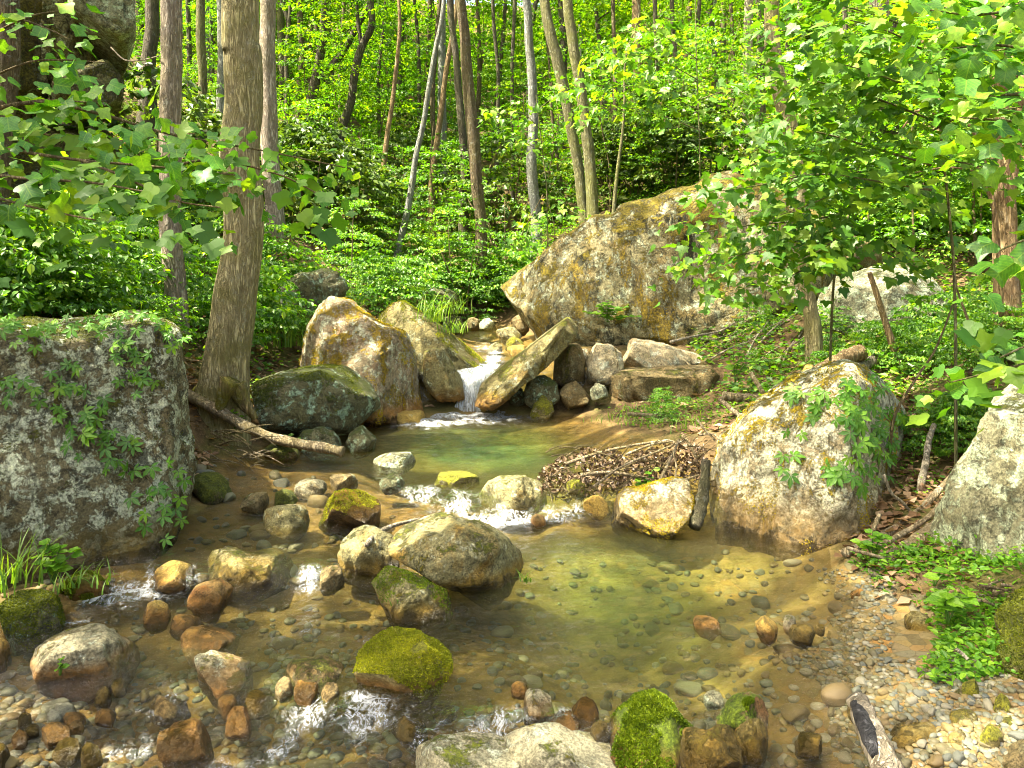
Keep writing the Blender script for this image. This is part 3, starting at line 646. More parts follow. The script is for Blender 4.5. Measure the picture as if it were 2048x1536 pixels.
rock('boulder', 'shaggy moss-covered boulder at the right edge beside the gravel', [(1976,1300),(1990,1255),(2020,1215),(2060,1190),(2200,1190),(2260,1300),(2200,1420),(2060,1425),(1995,1395)], 2.75, .28, 'darkmoss2', 5, seed=11, rough=.1)
rock('boulder', 'flat-topped brown block lying level on the bank below the pale boulder', [(1216,790),(1224,750),(1240,741),(1330,737),(1425,735),(1452,765),(1448,802),(1400,812),(1290,812),(1224,812)], 8.1, .35, 'brown', 5, seed=12, p=.3, q=.6, rough=.06, facets=4, planes=[((0,-1,-.1),.7),((0,-.4,1),.8)])
rock('boulder', 'white sunlit wedge-shaped rock lying on top of the brown block', [(1244,712),(1247,690),(1262,677),(1300,684),(1350,696),(1400,712),(1432,732),(1400,748),(1300,748),(1252,742)], 8.65, .3, 'white', 5, seed=13, p=.45, rough=.09)
rock('boulder', 'jagged white-topped rock with an orange broken face right of the tilted slab', [(1172,740),(1178,705),(1192,688),(1222,690),(1245,708),(1250,745),(1230,775),(1200,782),(1176,770)], 8.35, .24, 'white', 4, seed=14, p=.45, rough=.12, facets=9)
rock('boulder', 'shaded square grey block tucked under the raised end of the tilted slab', [(1106,760),(1110,705),(1130,688),(1160,690),(1172,720),(1170,775),(1130,782)], 8.5, .25, 'brown', 4, seed=15, p=.35, rough=.05, facets=5)
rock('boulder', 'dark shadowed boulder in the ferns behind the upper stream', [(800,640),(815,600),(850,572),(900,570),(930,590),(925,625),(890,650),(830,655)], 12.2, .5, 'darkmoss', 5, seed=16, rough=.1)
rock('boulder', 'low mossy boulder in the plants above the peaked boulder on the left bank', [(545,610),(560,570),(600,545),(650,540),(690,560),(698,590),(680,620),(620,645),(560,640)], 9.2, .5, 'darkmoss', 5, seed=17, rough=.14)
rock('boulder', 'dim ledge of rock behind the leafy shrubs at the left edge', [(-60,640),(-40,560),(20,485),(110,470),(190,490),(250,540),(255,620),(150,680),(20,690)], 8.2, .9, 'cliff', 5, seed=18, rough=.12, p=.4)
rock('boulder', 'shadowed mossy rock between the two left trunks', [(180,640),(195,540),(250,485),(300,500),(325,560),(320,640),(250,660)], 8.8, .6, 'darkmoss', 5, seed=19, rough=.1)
rock('boulder', 'small grey rock wall showing through the leaves right of the forked tree', [(1640,520),(1660,480),(1700,470),(1760,490),(1765,530),(1700,560)], 10.2, .5, 'brown', 4, seed=20, rough=.1)
rock('boulder', 'pale rock slab high on the right slope behind the maple leaves', [(1690,352),(1725,330),(1790,328),(1850,345),(1880,380),(1830,405),(1740,400)], 15.0, .6, 'white', 4, seed=21, rough=.1)
rock('boulder', 'pale stone lying in leaf litter on the far right slope', [(1800,420),(1815,402),(1850,398),(1868,415),(1850,432)], 13.0, .35, 'white', 4, seed=22, rough=.1)

# cliff: cracked blocks of one outcrop
CL = thing('rock_cliff', 'tall cracked rock cliff with pale lichened blocks in the upper left corner', 'cliff', at(120, 330, 10.5))
def cblock(pts, Df, T, seed, mat='cliff', lab=None, **k):
    o = rock('rock_block', None, pts, Df, T, mat, 5, seed=seed, p=.26, q=.5, rough=.06, planes=[((.1,-1,.05),.7)], blk=.09, cells=20, **k)
    o.parent = CL; o.location = Vector(o.location) - CL.location
    if lab: o['label'] = lab
cblock([(-200,-120),(-40,-130),(78,-120),(86,0),(78,110),(92,190),(60,260),(-60,330),(-220,330)], 9.6, 1.1, 31)
cblock([(84,-120),(130,-130),(136,20),(180,100),(196,118),(150,170),(100,195),(84,120)], 9.9, .9, 32)
cblock([(128,-130),(268,-130),(268,10),(272,60),(262,90),(258,120),(232,150),(200,110),(160,62),(134,20)], 9.7, .8, 33, 'grey', 'pale smooth overhanging block')
cblock([(96,180),(150,160),(212,128),(246,172),(244,212),(200,225),(120,222)], 9.7, .8, 34)
cblock([(-200,330),(-60,300),(60,250),(140,222),(225,235),(240,330),(230,470),(80,480),(-200,500)], 10.2, 1.0, 35)

# ---- smaller rocks: visible box in the photo, stood on the water or the bank
def box_rock(name, label, x0, y0, x1, y1, mat, lvl=4, kind='r', cat='rock', group='rocks in the stream', tilt=0.0, D=None, sink=.35, seed=None, Tf=.42, outline=None, **kw):
    seed = (x0*7 + y0*13) % 997 if seed is None else seed
    rs = np.random.RandomState(seed)
    p_ = wpt((x0+x1)/2, y1); g = gpt((x0+x1)/2, y1)
    Df = D or min(p_[1], g[1])
    wd = (x1-x0) / F * Df; T = wd*Tf
    Df2 = Df + T*.05
    y1b = y1 + sink*(y1-y0)
    sc = (Df2 + T*.8) / Df2                               # outline stands a little behind the front
    cx, cy, hx, hy = (x0+x1)/2, (y0+y1b)/2, (x1-x0)/2, (y1b-y0)/2
    n = 22 if kind == 'r' else (9 if kind == 'b' else 14)
    th = np.sort(np.linspace(0, 2*np.pi, n, endpoint=False) + rs.uniform(-.12, .12, n))
    e = {'r': 2.3, 'b': 2.6, 'f': 2.6}[kind]
    r = (np.abs(np.cos(th))**e + np.abs(np.sin(th))**e)**(-1/e) * (1 + rs.uniform(-.13, .07, n))
    U, Vv = r*np.cos(th), r*np.sin(th)
    if tilt: Vv = Vv*(1 - .18*abs(tilt)) - tilt*.55*U
    U /= np.abs(U).max(); Vv = (Vv - Vv.min())/(Vv.max()-Vv.min())*2 - 1
    pts_ = [(cx + u*hx, cy - v*hy) for u, v in zip(U, Vv)]
    if outline: pts_ = outline
    kw.setdefault('blk', .07); kw.setdefault('cells', 9)
    o = rock(name, label, pts_, Df2, T, mat, lvl, cat, p=kw.pop('p', .58), q=kw.pop('q', .85), facets=kw.pop('facets', 7 if kind != 'r' else 5), rough=kw.pop('rough', .10), fd=kw.pop('fd', (.62, .92)), seed=seed, group=group, deep=1.15, **kw)
    return o
B = box_rock
B('boulder','long humped grey boulder, largest of the cluster in mid-stream',760,1040,1068,1203,'tan',5,'r','boulder',tilt=-.75,sink=.2,Tf=.36,rough=.10,facets=6,outline=[(758,1075),(768,1052),(800,1040),(850,1036),(900,1040),(945,1052),(985,1068),(1025,1092),(1060,1125),(1070,1160),(1060,1195),(1020,1225),(960,1225),(900,1185),(850,1150),(800,1120),(768,1098)],p=0.5)
B('boulder','upright brown boulder wedged against the left end of the humped mid-stream boulder',675,1055,800,1160,'tan',5,'r','boulder',tilt=.3,D=4.15,outline=[(674,1110),(685,1080),(712,1060),(750,1058),(785,1075),(800,1110),(795,1160),(760,1195),(710,1180),(682,1150)])
B('boulder','angular pale boulder with a patch of bright moss in front of the mid-stream cluster',733,1150,915,1250,'tan',5,'b','boulder',tilt=-.35,facets=8,sink=.25,outline=[(732,1185),(745,1160),(775,1148),(820,1158),(860,1172),(895,1195),(918,1215),(900,1240),(865,1262),(835,1285),(790,1275),(755,1260),(738,1225)])
B('rock','small dark wet rock beside the little fall left of the boulder cluster',640,1132,690,1180,'brown',4,'b')
B('boulder','low brown rock with one white lichen patch in the left pond outlet',397,1115,595,1182,'tan',5,'f','boulder',tilt=0,sink=.3,facets=8,outline=[(396,1140),(410,1120),(450,1114),(500,1120),(550,1114),(585,1118),(597,1145),(590,1180),(550,1205),(480,1205),(420,1180)],p=0.45)
B('boulder','round yellow-green mossy boulder standing in the rapids',712,1273,908,1385,'mossy',5,'r','boulder',sink=.22,rough=.07,facets=3,outline=[(711,1340),(718,1310),(745,1285),(790,1272),(835,1274),(875,1292),(902,1320),(910,1355),(900,1400),(850,1430),(770,1425),(722,1390)],cells=8)
B('boulder','flat-topped pale grey boulder with an ochre underside, lower left in the stream',62,1265,284,1392,'palegrey',5,'r','boulder',tilt=.15,sink=.22,facets=5,outline=[(58,1345),(68,1315),(105,1290),(160,1270),(205,1264),(245,1280),(280,1310),(286,1335),(262,1370),(230,1400),(150,1425),(90,1400)],cells=9)
B('boulder','cream striped rock with a brown end below the left pool',372,1318,528,1384,'palegrey',5,'f','boulder',tilt=-.2,facets=7,outline=[(370,1345),(385,1325),(420,1317),(470,1326),(515,1340),(530,1360),(522,1395),(470,1410),(400,1405),(374,1380)],cells=6)
B('boulder','warm tan boulder with a smooth top beside the driftwood',958,955,1098,1022,'tan',5,'r','boulder',tilt=-.15,sink=.4,outline=[(955,995),(972,970),(1000,957),(1050,953),(1085,962),(1098,990),(1098,1040),(1060,1060),(1000,1050),(960,1025)],cells=6)
B('boulder','yellow mossed boulder sitting in the pool left of the streaked boulder',1203,965,1386,1078,'yellow',5,'r','boulder',tilt=.35,sink=.22,facets=6,seed=77,outline=[(1200,1035),(1215,1005),(1250,985),(1300,972),(1350,962),(1380,968),(1388,1010),(1380,1055),(1350,1100),(1290,1110),(1230,1085)],cells=8)
B('boulder','square mossy rock with yellow lichen blotches above the left pond',625,987,762,1055,'golden',5,'b','boulder',sink=.25,outline=[(623,1010),(640,990),(690,985),(740,990),(764,1005),(764,1050),(745,1075),(690,1080),(640,1070),(626,1045)],cells=8)
B('boulder','wet rust-pink rock with a sunlit top beside the yellow-blotched square rock',522,1012,622,1060,'tan',4,'r','boulder')
B('rock','small rock with a dark green moss cap behind the rust-pink rock',545,980,600,1015,'darkmoss2',4,'r')
B('rock','flat cream slab lying behind the square mossy rock',588,962,662,990,'palegrey',4,'f')
B('rock','dark brown rock at the back of the flat cream slab',655,948,720,978,'brown',4,'r')
B('rock','mossy brown rock standing where the upper pool spills over',757,948,812,980,'darkmoss',4,'r')
B('rock','low grey-green rock barely above the upper pool surface',742,908,842,938,'grey',4,'f')
B('rock','flat mossy stone awash in the rapids left of the warm tan boulder',850,948,960,972,'mossy',4,'f')
B('rock','dark flat rock in the shade at the left pond edge',478,988,545,1026,'brown',4,'f')
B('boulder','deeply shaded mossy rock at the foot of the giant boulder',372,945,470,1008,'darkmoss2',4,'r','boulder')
B('rock','narrow mossy rock under the end of the fallen log',590,858,690,906,'darkmoss',4,'r')
B('rock','rounded dark rock below the right end of the low dark boulder',690,850,756,905,'darkmoss',4,'r')
B('rock','mossy stump-like rock by the green herbs on the dark left shore',520,880,600,920,'darkmoss2',4,'r')
B('rock','small green mossed stone in the gap under the driftwood heap',1130,958,1172,988,'mossy',4,'r')
B('rock','ochre rock in the narrow rapid right of the warm tan boulder',1165,990,1222,1034,'ochre',4,'r',tilt=.3)
B('rock','small orange stone in front of the warm tan boulder',1062,1026,1092,1052,'orange',3,'r')
B('boulder','brown rock with green moss cap at the left picture edge above the rapids',-20,1182,132,1275,'darkmoss',5,'r','boulder')
B('boulder','long cushion of dark green moss over a rock by the leafy herb',116,1152,228,1200,'darkmoss2',5,'r','boulder',facets=2)
B('rock','ochre rock cut off by the left picture edge',-40,1275,22,1335,'ochre',4,'r')
B('rock','rust-red wet rock with water running over it left of the lichen-patched rock',372,1164,472,1228,'orange',4,'f',tilt=-.3)
B('rock','orange-brown rock against the foot of the giant boulder',296,1126,402,1186,'ochre',4,'f')
B('rock','smooth ochre round rock in the left rapids',283,1205,345,1250,'ochre',4,'r')
B('rock','low submerged ochre rock right of the smooth round one',335,1232,410,1262,'ochre',4,'f',sink=.6)
B('rock','long submerged orange slab above the cream striped rock',345,1268,490,1312,'ochre',4,'f',tilt=.15,sink=.6)
B('rock','bright yellow stone left of the round mossy boulder',586,1365,642,1412,'ochre',4,'b')
B('rock','narrow upright brown stone right of the cream striped rock',548,1345,585,1400,'brown',4,'b',tilt=.2)
B('rock','wet violet-brown ledge with water sheeting over it',565,1328,690,1372,'brown',4,'f',sink=.5)
B('rock','dark wet stone just left of the round mossy boulder',642,1365,680,1402,'brown',4,'r')
B('rock','bright ochre stone on top of the deep orange cube of rock',430,1394,480,1430,'ochre',4,'r')
B('rock','deep orange cube-shaped rock in the lower left rapids',450,1415,512,1472,'orange',4,'b')
B('rock','brown mossy rock between the cream striped rock and the yellow stone',490,1380,552,1425,'tan',4,'r')
B('boulder','broad flat grey rock just under the water, lower left',310,1452,432,1530,'palegrey',4,'f','boulder',sink=.5)
B('rock','rust and violet ridge of wet rock above the broad flat grey rock',295,1400,385,1440,'brown',4,'f',tilt=.4)
B('rock','thin blue-grey slate leaning at the lower left',98,1412,155,1436,'slate',3,'f',tilt=.3,group='stones at the lower left')
B('rock','pale grey slate slab under the blue-grey one',84,1424,135,1446,'slate',3,'f',tilt=.15,group='stones at the lower left')
B('rock','flat ochre stone right of the pale slate slab',120,1430,178,1452,'ochre',3,'f',group='stones at the lower left')
B('rock','tan wedge stone pointing right beside the ochre lower left stones',132,1444,170,1470,'ochre',3,'b',tilt=-.4,group='stones at the lower left')
B('rock','lumpy ochre stone in the middle of the lower left stones',78,1452,148,1494,'ochre',4,'b',group='stones at the lower left')
B('rock','grey egg-shaped stone at the far lower left',22,1460,58,1496,'palegrey',3,'r',group='stones at the lower left')
B('rock','buff flat stone behind the grey egg-shaped stone',48,1452,85,1474,'tan',3,'f',group='stones at the lower left')
B('rock','pale tan stone standing alone above the buff flat stone',34,1428,66,1452,'tan',3,'r',group='stones at the lower left')
B('rock','wet ochre stone with a pink tip near the bottom left',104,1482,172,1526,'tan',4,'r',group='stones at the lower left')
B('rock','golden brown slab leaning on the pink-tipped stone',160,1486,205,1540,'tan',4,'b',tilt=.4,group='stones at the lower left')
B('rock','brown rock corner rising at the extreme bottom left',-40,1478,24,1560,'tan',4,'r',group='stones at the lower left')
B('rock','olive upright stone beside the flat-topped pale boulder',188,1372,225,1410,'tan',3,'b',group='stones at the lower left')
B('rock','small rust and white stone right of the olive upright stone',220,1360,256,1386,'tan',3,'r',group='stones at the lower left')
B('rock','yellow oval stone below the flat-topped pale boulder',188,1422,238,1446,'ochre',3,'r',group='stones at the lower left')
B('boulder','wide smooth grey boulder with a yellow moss rim at the bottom edge',805,1492,1075,1600,'lowgrey',5,'r','boulder',facets=4,sink=.1,Tf=.3)
B('boulder','angular grey boulder with a green moss stripe at the bottom edge',975,1474,1250,1600,'lowgrey',5,'b','boulder',facets=7,sink=.1,Tf=.3)
B('boulder','boulder with a shaggy bright green moss cap at the bottom edge',1188,1412,1420,1580,'greenmoss',5,'r','boulder',sink=.1,facets=4,rough=.10,outline=[(1190,1530),(1200,1480),(1235,1440),(1270,1415),(1310,1412),(1345,1430),(1370,1470),(1400,1500),(1430,1540),(1420,1600),(1200,1600)])
B('boulder','tan flank of rock running right from the green moss cap',1340,1466,1490,1580,'tan',5,'f','boulder',tilt=-.3,sink=.1)
B('boulder','rock with a dark moss crown and a bare cream face right of the moss cap',1426,1398,1548,1486,'greenmoss',5,'b','boulder',tilt=-.3,sink=.2,seed=5)
B('rock','long brown slab leaning below the cream-faced rock',1448,1446,1545,1520,'tan',4,'b',tilt=-.6)
B('rock','small mossy yellow rock in the bottom rapids',1143,1396,1200,1444,'golden',4,'r')
B('rock','cream flat-topped stone left of the small mossy yellow rock',1035,1386,1112,1436,'palegrey',4,'b',tilt=.2)
B('rock','wet brick-orange stone with water sliding over it',1095,1430,1168,1472,'orange',4,'r')
B('rock','dark rust stone beside the boulder with the green moss cap',1180,1446,1220,1482,'tan',4,'r')
B('rock','ochre cube stone under shallow water above the cream flat-topped stone',1020,1366,1058,1396,'ochre',3,'b')
B('rock','orange flat stone at the tail of the round mossy boulder',860,1416,920,1440,'tan',3,'f')
B('rock','amber slab half under the bottom rapids',775,1440,862,1488,'tan',4,'f',tilt=.3,sink=.5)
B('rock','leaning ochre river stone at the tip of the gravel bar',1510,1232,1560,1284,'ochre',4,'r',tilt=.5,group='stones at the tip of the gravel bar')
B('rock','upright pale grey stone behind the leaning ochre one',1566,1226,1592,1262,'palegrey',3,'r',group='stones at the tip of the gravel bar')
B('rock','wide olive stone right of the leaning ochre one',1574,1252,1634,1286,'tan',4,'f',group='stones at the tip of the gravel bar')
B('rock','small round tan stone right of the wide olive one',1626,1250,1652,1270,'tan',3,'r',group='stones at the tip of the gravel bar')
B('rock','cream submerged slab glowing in the middle of the pool',1380,1234,1442,1262,'ochre',4,'f',tilt=.4,sink=.7)
B('rock','reddish flat pebble at the water line on the right shore',1700,1178,1732,1200,'orange',3,'f',group='stones on the gravel bar')
B('rock','long grey stone on the gravel beside the reddish flat pebble',1722,1188,1756,1206,'slate',3,'f',group='stones on the gravel bar')
B('rock','pale grey stone right of the long grey stone',1754,1184,1790,1204,'palegrey',3,'r',group='stones on the gravel bar')
B('rock','buried brown boulder in the bright green herbs',1800,1226,1862,1268,'tan',4,'r',group='stones on the gravel bar')
B('rock','pale angular stone right of the green herbs',1922,1322,1974,1350,'palegrey',3,'b',group='stones on the gravel bar')
B('rock','round stone with a green moss side near the shaggy boulder',1922,1358,1962,1398,'mossy',4,'r',group='stones on the gravel bar')
B('rock','olive cobble left of the green-sided stone',1898,1380,1938,1406,'tan',3,'r',group='stones on the gravel bar')
B('rock','mossy egg stone below the shaggy boulder',1984,1388,2026,1434,'mossy',4,'r',group='stones on the gravel bar')
B('rock','pinkish flat cobble right of the charred log',1892,1424,1956,1464,'tan',4,'f',group='stones on the gravel bar')
B('rock','large mossy cobble at the lower right',1956,1452,2010,1508,'mossy',4,'r',group='stones on the gravel bar')
B('rock','long brown stone at the lower right edge',1984,1430,2044,1476,'tan',4,'f',tilt=-.4,group='stones on the gravel bar')
B('rock','wide tan slab by the foot of the charred log',1765,1458,1885,1512,'tan',4,'f',tilt=-.25,group='stones on the gravel bar')
B('rock','brown cobble between the tan slab and the mossy cobble',1894,1466,1938,1496,'tan',3,'r',group='stones on the gravel bar')
B('rock','oval brown cobble standing in the shallows right of the charred log',1808,1438,1832,1470,'brown',3,'r',group='stones on the gravel bar')
B('rock','pink-brown rock in the bottom right corner',2000,1488,2080,1550,'brown',4,'b',group='stones on the gravel bar')
B('rock','rust-edged wedge of rock in the bottom shallows left of the charred log',1588,1472,1652,1512,'tan',4,'b',group='stones on the gravel bar')
B('rock','grey domed stone in the shallows above the dark moss crown',1405,1384,1448,1414,'grey',3,'r')
B('rock','olive stone hidden behind the tip of the charred log',1692,1398,1730,1440,'tan',3,'r',group='stones on the gravel bar')
B('boulder','rounded mossy rock at the pool edge below the tilted slab',1045,752,1120,802,'darkmoss',4,'r','boulder',D=8.1)
B('rock','knobbly mossed rock left of the rounded one below the tilted slab',1018,770,1050,816,'darkmoss',4,'r')
B('rock','pale brown rock right of the rounded mossy one',1112,762,1182,808,'brown',4,'b',D=8.1)
B('rock','bright mossed rock dipping into the pool below the rounded rock',1058,790,1110,836,'mossy',4,'r',tilt=-.3)
B('rock','small grey rock against the left end of the brown block',1180,764,1218,796,'grey',4,'r',D=8.1)
B('rock','ochre stone in the foam at the right foot of the waterfall',955,800,985,818,'ochre',3,'r')
B('rock','ochre-yellow ledge under the golden mossed peaked boulder',770,818,862,848,'ochre',4,'f',D=7.75)
B('rock','brown rock dividing the upper cascade',975,683,1006,706,'tan',4,'r',D=10.0)
B('rock','mossy rock in the upper stream right of the cascade',1010,672,1048,700,'mossy',4,'r',D=10.2)
B('rock','flat ochre rock right of the upper cascade',1012,690,1060,712,'ochre',4,'f',D=9.9)
B('rock','round grey stone at the far end of the upper stream',958,636,990,660,'grey',3,'r',D=12.2,group='stones of the upper stream')
B('rock','brown stone left of the round grey stone in the upper stream',928,634,962,658,'brown',3,'r',D=12.3,group='stones of the upper stream')
B('rock','mossy stone bordering the upper stream on the left',880,632,930,662,'darkmoss',4,'r',D=11.8,group='stones of the upper stream')
B('rock','dark rock under the nose of the huge pale boulder',1020,622,1062,660,'brown',4,'r',D=11.2,group='stones of the upper stream')
B('rock','long tan stone below the dark rock of the upper stream',985,655,1050,682,'tan',4,'f',D=11.0,group='stones of the upper stream')
B('rock','tan stone left of the tilted white rock on the bank',1150,690,1180,730,'white',4,'b',D=8.7,group='stones on the middle bank')
B('rock','orange stone half buried above the streaked pool boulder',1590,728,1640,762,'ochre',4,'b',D=6.3,group='stones on the middle bank')
B('rock','flat stone in the grass beside the upper pool',1290,835,1345,852,'tan',3,'f',group='stones on the middle bank')

# ---- pebbles: individual ones that show largest, the remainder as gravel
m, nt, out = mat_new('pebble_stone')
v = obj_coords(nt); oi = nd(nt, 'ObjectInfo').outputs['Random']
cr = nd(nt, 'ValToRGB', Fac=oi); els = cr.color_ramp.elements
PC = [(.06,.07,.06),(.11,.095,.042),(.145,.105,.032),(.105,.115,.085),(.07,.062,.028),(.18,.17,.12),(.105,.07,.022),(.095,.098,.05)]
els[0].color = rgba(PC[0]); els[1].color = rgba(PC[7]); els[1].position = .92
for k in range(1, 7): els.new(k/7.5).color = rgba(PC[k])
cr.color_ramp.interpolation = 'CONSTANT'
nn = noise(nt, v, 22, 7, .7)
c = mixc(nt, mrange(nt, nn, .3, .7, 0, .7), cr.outputs[0], mixc(nt, .5, cr.outputs[0], (.12, .10, .05)))
b = nd(nt, 'BsdfPrincipled', Base_Color=c, Roughness=.6, Normal=nd(nt, 'Bump', Strength=.4, Distance=.01, Height=nn).outputs[0])
nt.links.new(b.outputs[0], out.inputs[0]); M_PEB = m
m, nt, out = mat_new('gravel_stone')
a = nd(nt, 'Attribute', {'attribute_name': 'var'}).outputs['Fac']; tc = nd(nt, 'TexCoord').outputs['Object']
cr = nd(nt, 'ValToRGB', Fac=a); els = cr.color_ramp.elements
els[0].color = rgba(PC[0]); els[1].color = rgba(PC[7]); els[1].position = .92
for k in range(1, 7): els.new(k/7.5).color = rgba(PC[k])
cr.color_ramp.interpolation = 'CONSTANT'
nn = noise(nt, tc, 30, 6, .7)
c = mixc(nt, mrange(nt, nn, .3, .7, 0, .7), cr.outputs[0], mixc(nt, .5, cr.outputs[0], (.12, .10, .05)))
b = nd(nt, 'BsdfPrincipled', Base_Color=c, Roughness=.65)
nt.links.new(b.outputs[0], out.inputs[0]); M_GRAV = m
PEBM = []
for k in range(12):
    V, T = ico(3); P = V*np.array((1, RS.uniform(.6, .9), RS.uniform(.35, .6)))
    for _ in range(5):
        n = RS.normal(size=3); n /= np.linalg.norm(n); d = P @ n; P = P - np.maximum(d - d.max()*RS.uniform(.6, .9), 0)[:, None]*n*.9
    P = P * (1 + .10*fbm(P*2 + k, 3, seed=k))[:, None]
    PEBM.append(mk_mesh('pebble', P, T, M_PEB))
def peb(name, label, group, n, fx, rng, sink=.25):
    for i in range(n):
        x, y = fx(); s = rng[0] * (rng[1]/rng[0])**(RS.rand()**1.8)
        o = obj(name, PEBM[i % 12], None, label, 'pebble' if name == 'pebble' else 'stone', group, loc=(x, y, H(x, y)[0] + s*.45*(1 - sink*2)))
        o.scale = (s, s*RS.uniform(.8, 1.1), s*RS.uniform(.8, 1.2)); o.rotation_euler = (RS.normal()*.15, RS.normal()*.15, RS.rand()*6.28)
def bar_xy():
    for _ in range(400):
        px, py = RS.uniform(1590, 2048), RS.uniform(1140, 1536); p = gpt(px, py, 2.0, 6)
        if p[0] > 1.16 and p[2] > Wl(p[0], p[1]) - .05 and p[2] < Wl(p[0], p[1]) + .15 and (px < 1790 or py > 1320): break
    return p[0], p[1]
def pool_xy(): 
    for _ in range(400):
        px, py = RS.uniform(900, 1700), RS.uniform(1060, 1500); p = wpt(px, py)
        if H(p[0], p[1])[0] < p[2] - .02: break
    return p[0], p[1]
def left_xy():
    for _ in range(400):
        px, py = RS.uniform(-10, 800), RS.uniform(1010 if RS.rand() < .3 else 1180, 1536); p = wpt(px, py)
        if H(p[0], p[1])[0] < p[2] + .03: break
    return p[0], p[1]
peb('pebble', 'small rounded pebble on the gravel bar at the right shore', 'pebbles of the gravel bar', 230, bar_xy, (.014, .036))
peb('cobble', 'stone lying under the clear water of the right-hand pool', 'stones on the pool bed', 120, pool_xy, (.028, .08), .3)
peb('river_stone', 'loose wet stone in the shallow rapids of the lower left', 'stones in the lower left rapids', 70, left_xy, (.022, .075), .34)
def gravel(name, n, fx, rng):
    V, T = ico(2); Vs, Ts, A = [], [], []
    for i in range(n):
        x, y = fx(); s = RS.uniform(*rng); P = V*np.array((1, .8, .5))*s
        k = RS.normal(size=3); k /= np.linalg.norm(k); d = P @ k; P = P - np.maximum(d - s*.45, 0)[:, None]*k
        a = RS.rand()*6.28; c_, s_ = math.cos(a), math.sin(a); P = P*(1 + .12*RS.normal(size=(1, 3)))
        P[:, :2] = P[:, :2] @ np.array([[c_, s_], [-s_, c_]])
        Vs.append(P + (x, y, H(x, y)[0] + s*.05)); Ts.append(T + i*len(V)); A.append(np.full(len(V), RS.rand()))
    obj(name, mk_mesh(name, np.vstack(Vs), np.vstack(Ts), M_GRAV, {'var': np.concatenate(A)}), kind='stuff')
peb('cobble', 'stone lying in the shallow brown water of the left pond', 'stones of the left pond', 75, lambda: tuple(wpt(RS.uniform(395, 740), RS.uniform(935, 1125))[:2]), (.03, .11), .3)
gravel('gravel', 1800, bar_xy, (.007, .020))
gravel('streambed_gravel', 2000, lambda: (pool_xy() if RS.rand() < .35 else left_xy()), (.010, .036))

def mossy(label, n, size, mat, zmin=.25, thr=-.05, seed=0, front=0.0):
    o = [x for x in COL.objects if x.get('label') == label][0]; V, T = ROCKS[label]; rs = np.random.RandomState(seed)
    A, B_, C = V[T[:, 0]], V[T[:, 1]], V[T[:, 2]]; nn = np.cross(B_-A, C-A); ar = np.linalg.norm(nn, axis=1); nn /= ar[:, None] + 1e-9
    cen = (A+B_+C)/3; f = fbm(cen*5 + seed, 4, seed=seed); w_ = ar*(nn[:, 2] - front*nn[:, 1] + f*.9 > zmin)*(f > thr)*(nn[:, 1] < .5)
    if w_.sum() <= 0: return
    k = rs.choice(len(T), n, p=w_/w_.sum()); u = rs.rand(n, 1); v = rs.rand(n, 1); fl = (u+v > 1); u = np.where(fl, 1-u, u); v = np.where(fl, 1-v, v)
    P = A[k] + u*(B_[k]-A[k]) + v*(C[k]-A[k]); N_ = nn[k]; U = N_*.55 + rs.normal(0, .6, (n, 3)); Nn = rs.normal(size=(n, 3))
    Vv, Tt = leafgeo(P, U, Nn, size*rs.uniform(.5, 1.4, n), T_DIA)
    part(o, 'moss', Vv, Tt, LEAF[mat], {'var': np.repeat(np.clip(rs.rand(n)*.7 + .3*(fbm(P*9, 2, seed=3) > 0), 0, 1), 4)}, False, kind='stuff')
# ---------------------------------------------------------------- foliage geometry
def fan(half, c=.4, curl=.18, fold=.12):
    """leaf blade from its half outline: closed fan, folded along the rib and drooping at the tip"""
    h2 = [half[0]]
    for a, b in zip(half[:-1], half[1:]):
        m1 = (a[0]*.72+b[0]*.28, a[1]*.72+b[1]*.28); m2 = (a[0]*.28+b[0]*.72, a[1]*.28+b[1]*.72)
        h2 += [m1, m2]
    half = h2 + [half[-1]]
    pts = [(0, c)] + [(x, y) for x, y in half] + [(-x, y) for x, y in half[::-1] if x > 1e-6]
    V = np.array([(x, y, fold*abs(x) - curl*y*y - .12*x*x) for x, y in pts])
    n = len(pts) - 1
    return V, np.array([(0, i, i % n + 1) for i in range(1, n + 1)])
T_DIA = (np.array([(0,0,0),(.34,.45,.06),(0,1,-.10),(-.34,.45,.06)], float), np.array([(0,1,2),(0,2,3)]))
T_OVAL = (np.array([(0,0,0),(.26,.22,.05),(.30,.6,.03),(0,1.05,-.14),(-.30,.6,.03),(-.26,.22,.05)], float), np.array([(0,1,2),(0,2,3),(0,3,4),(0,4,5)]))
T_TULIP = fan([(0,.0),(.26,-.06),(.47,.06),(.56,.26),(.36,.40),(.40,.60),(.46,.86),(.25,.80),(0,.74)], .36)
T_TULIP2 = fan([(0,.0),(.22,-.08),(.44,.02),(.50,.24),(.38,.38),(.37,.56),(.36,.80),(.18,.76),(0,.70)], .36, .42, .22)
T_MAPLE = fan([(0,.04),(.16,-.14),(.30,.02),(.58,.10),(.44,.27),(.60,.52),(.36,.46),(.22,.56),(.20,.74),(0,1.0)], .30)
T_MAPLE2 = fan([(0,.04),(.14,-.10),(.28,.04),(.52,.06),(.42,.24),(.54,.46),(.34,.42),(.20,.56),(.18,.70),(0,.98)], .30, .40, .25)
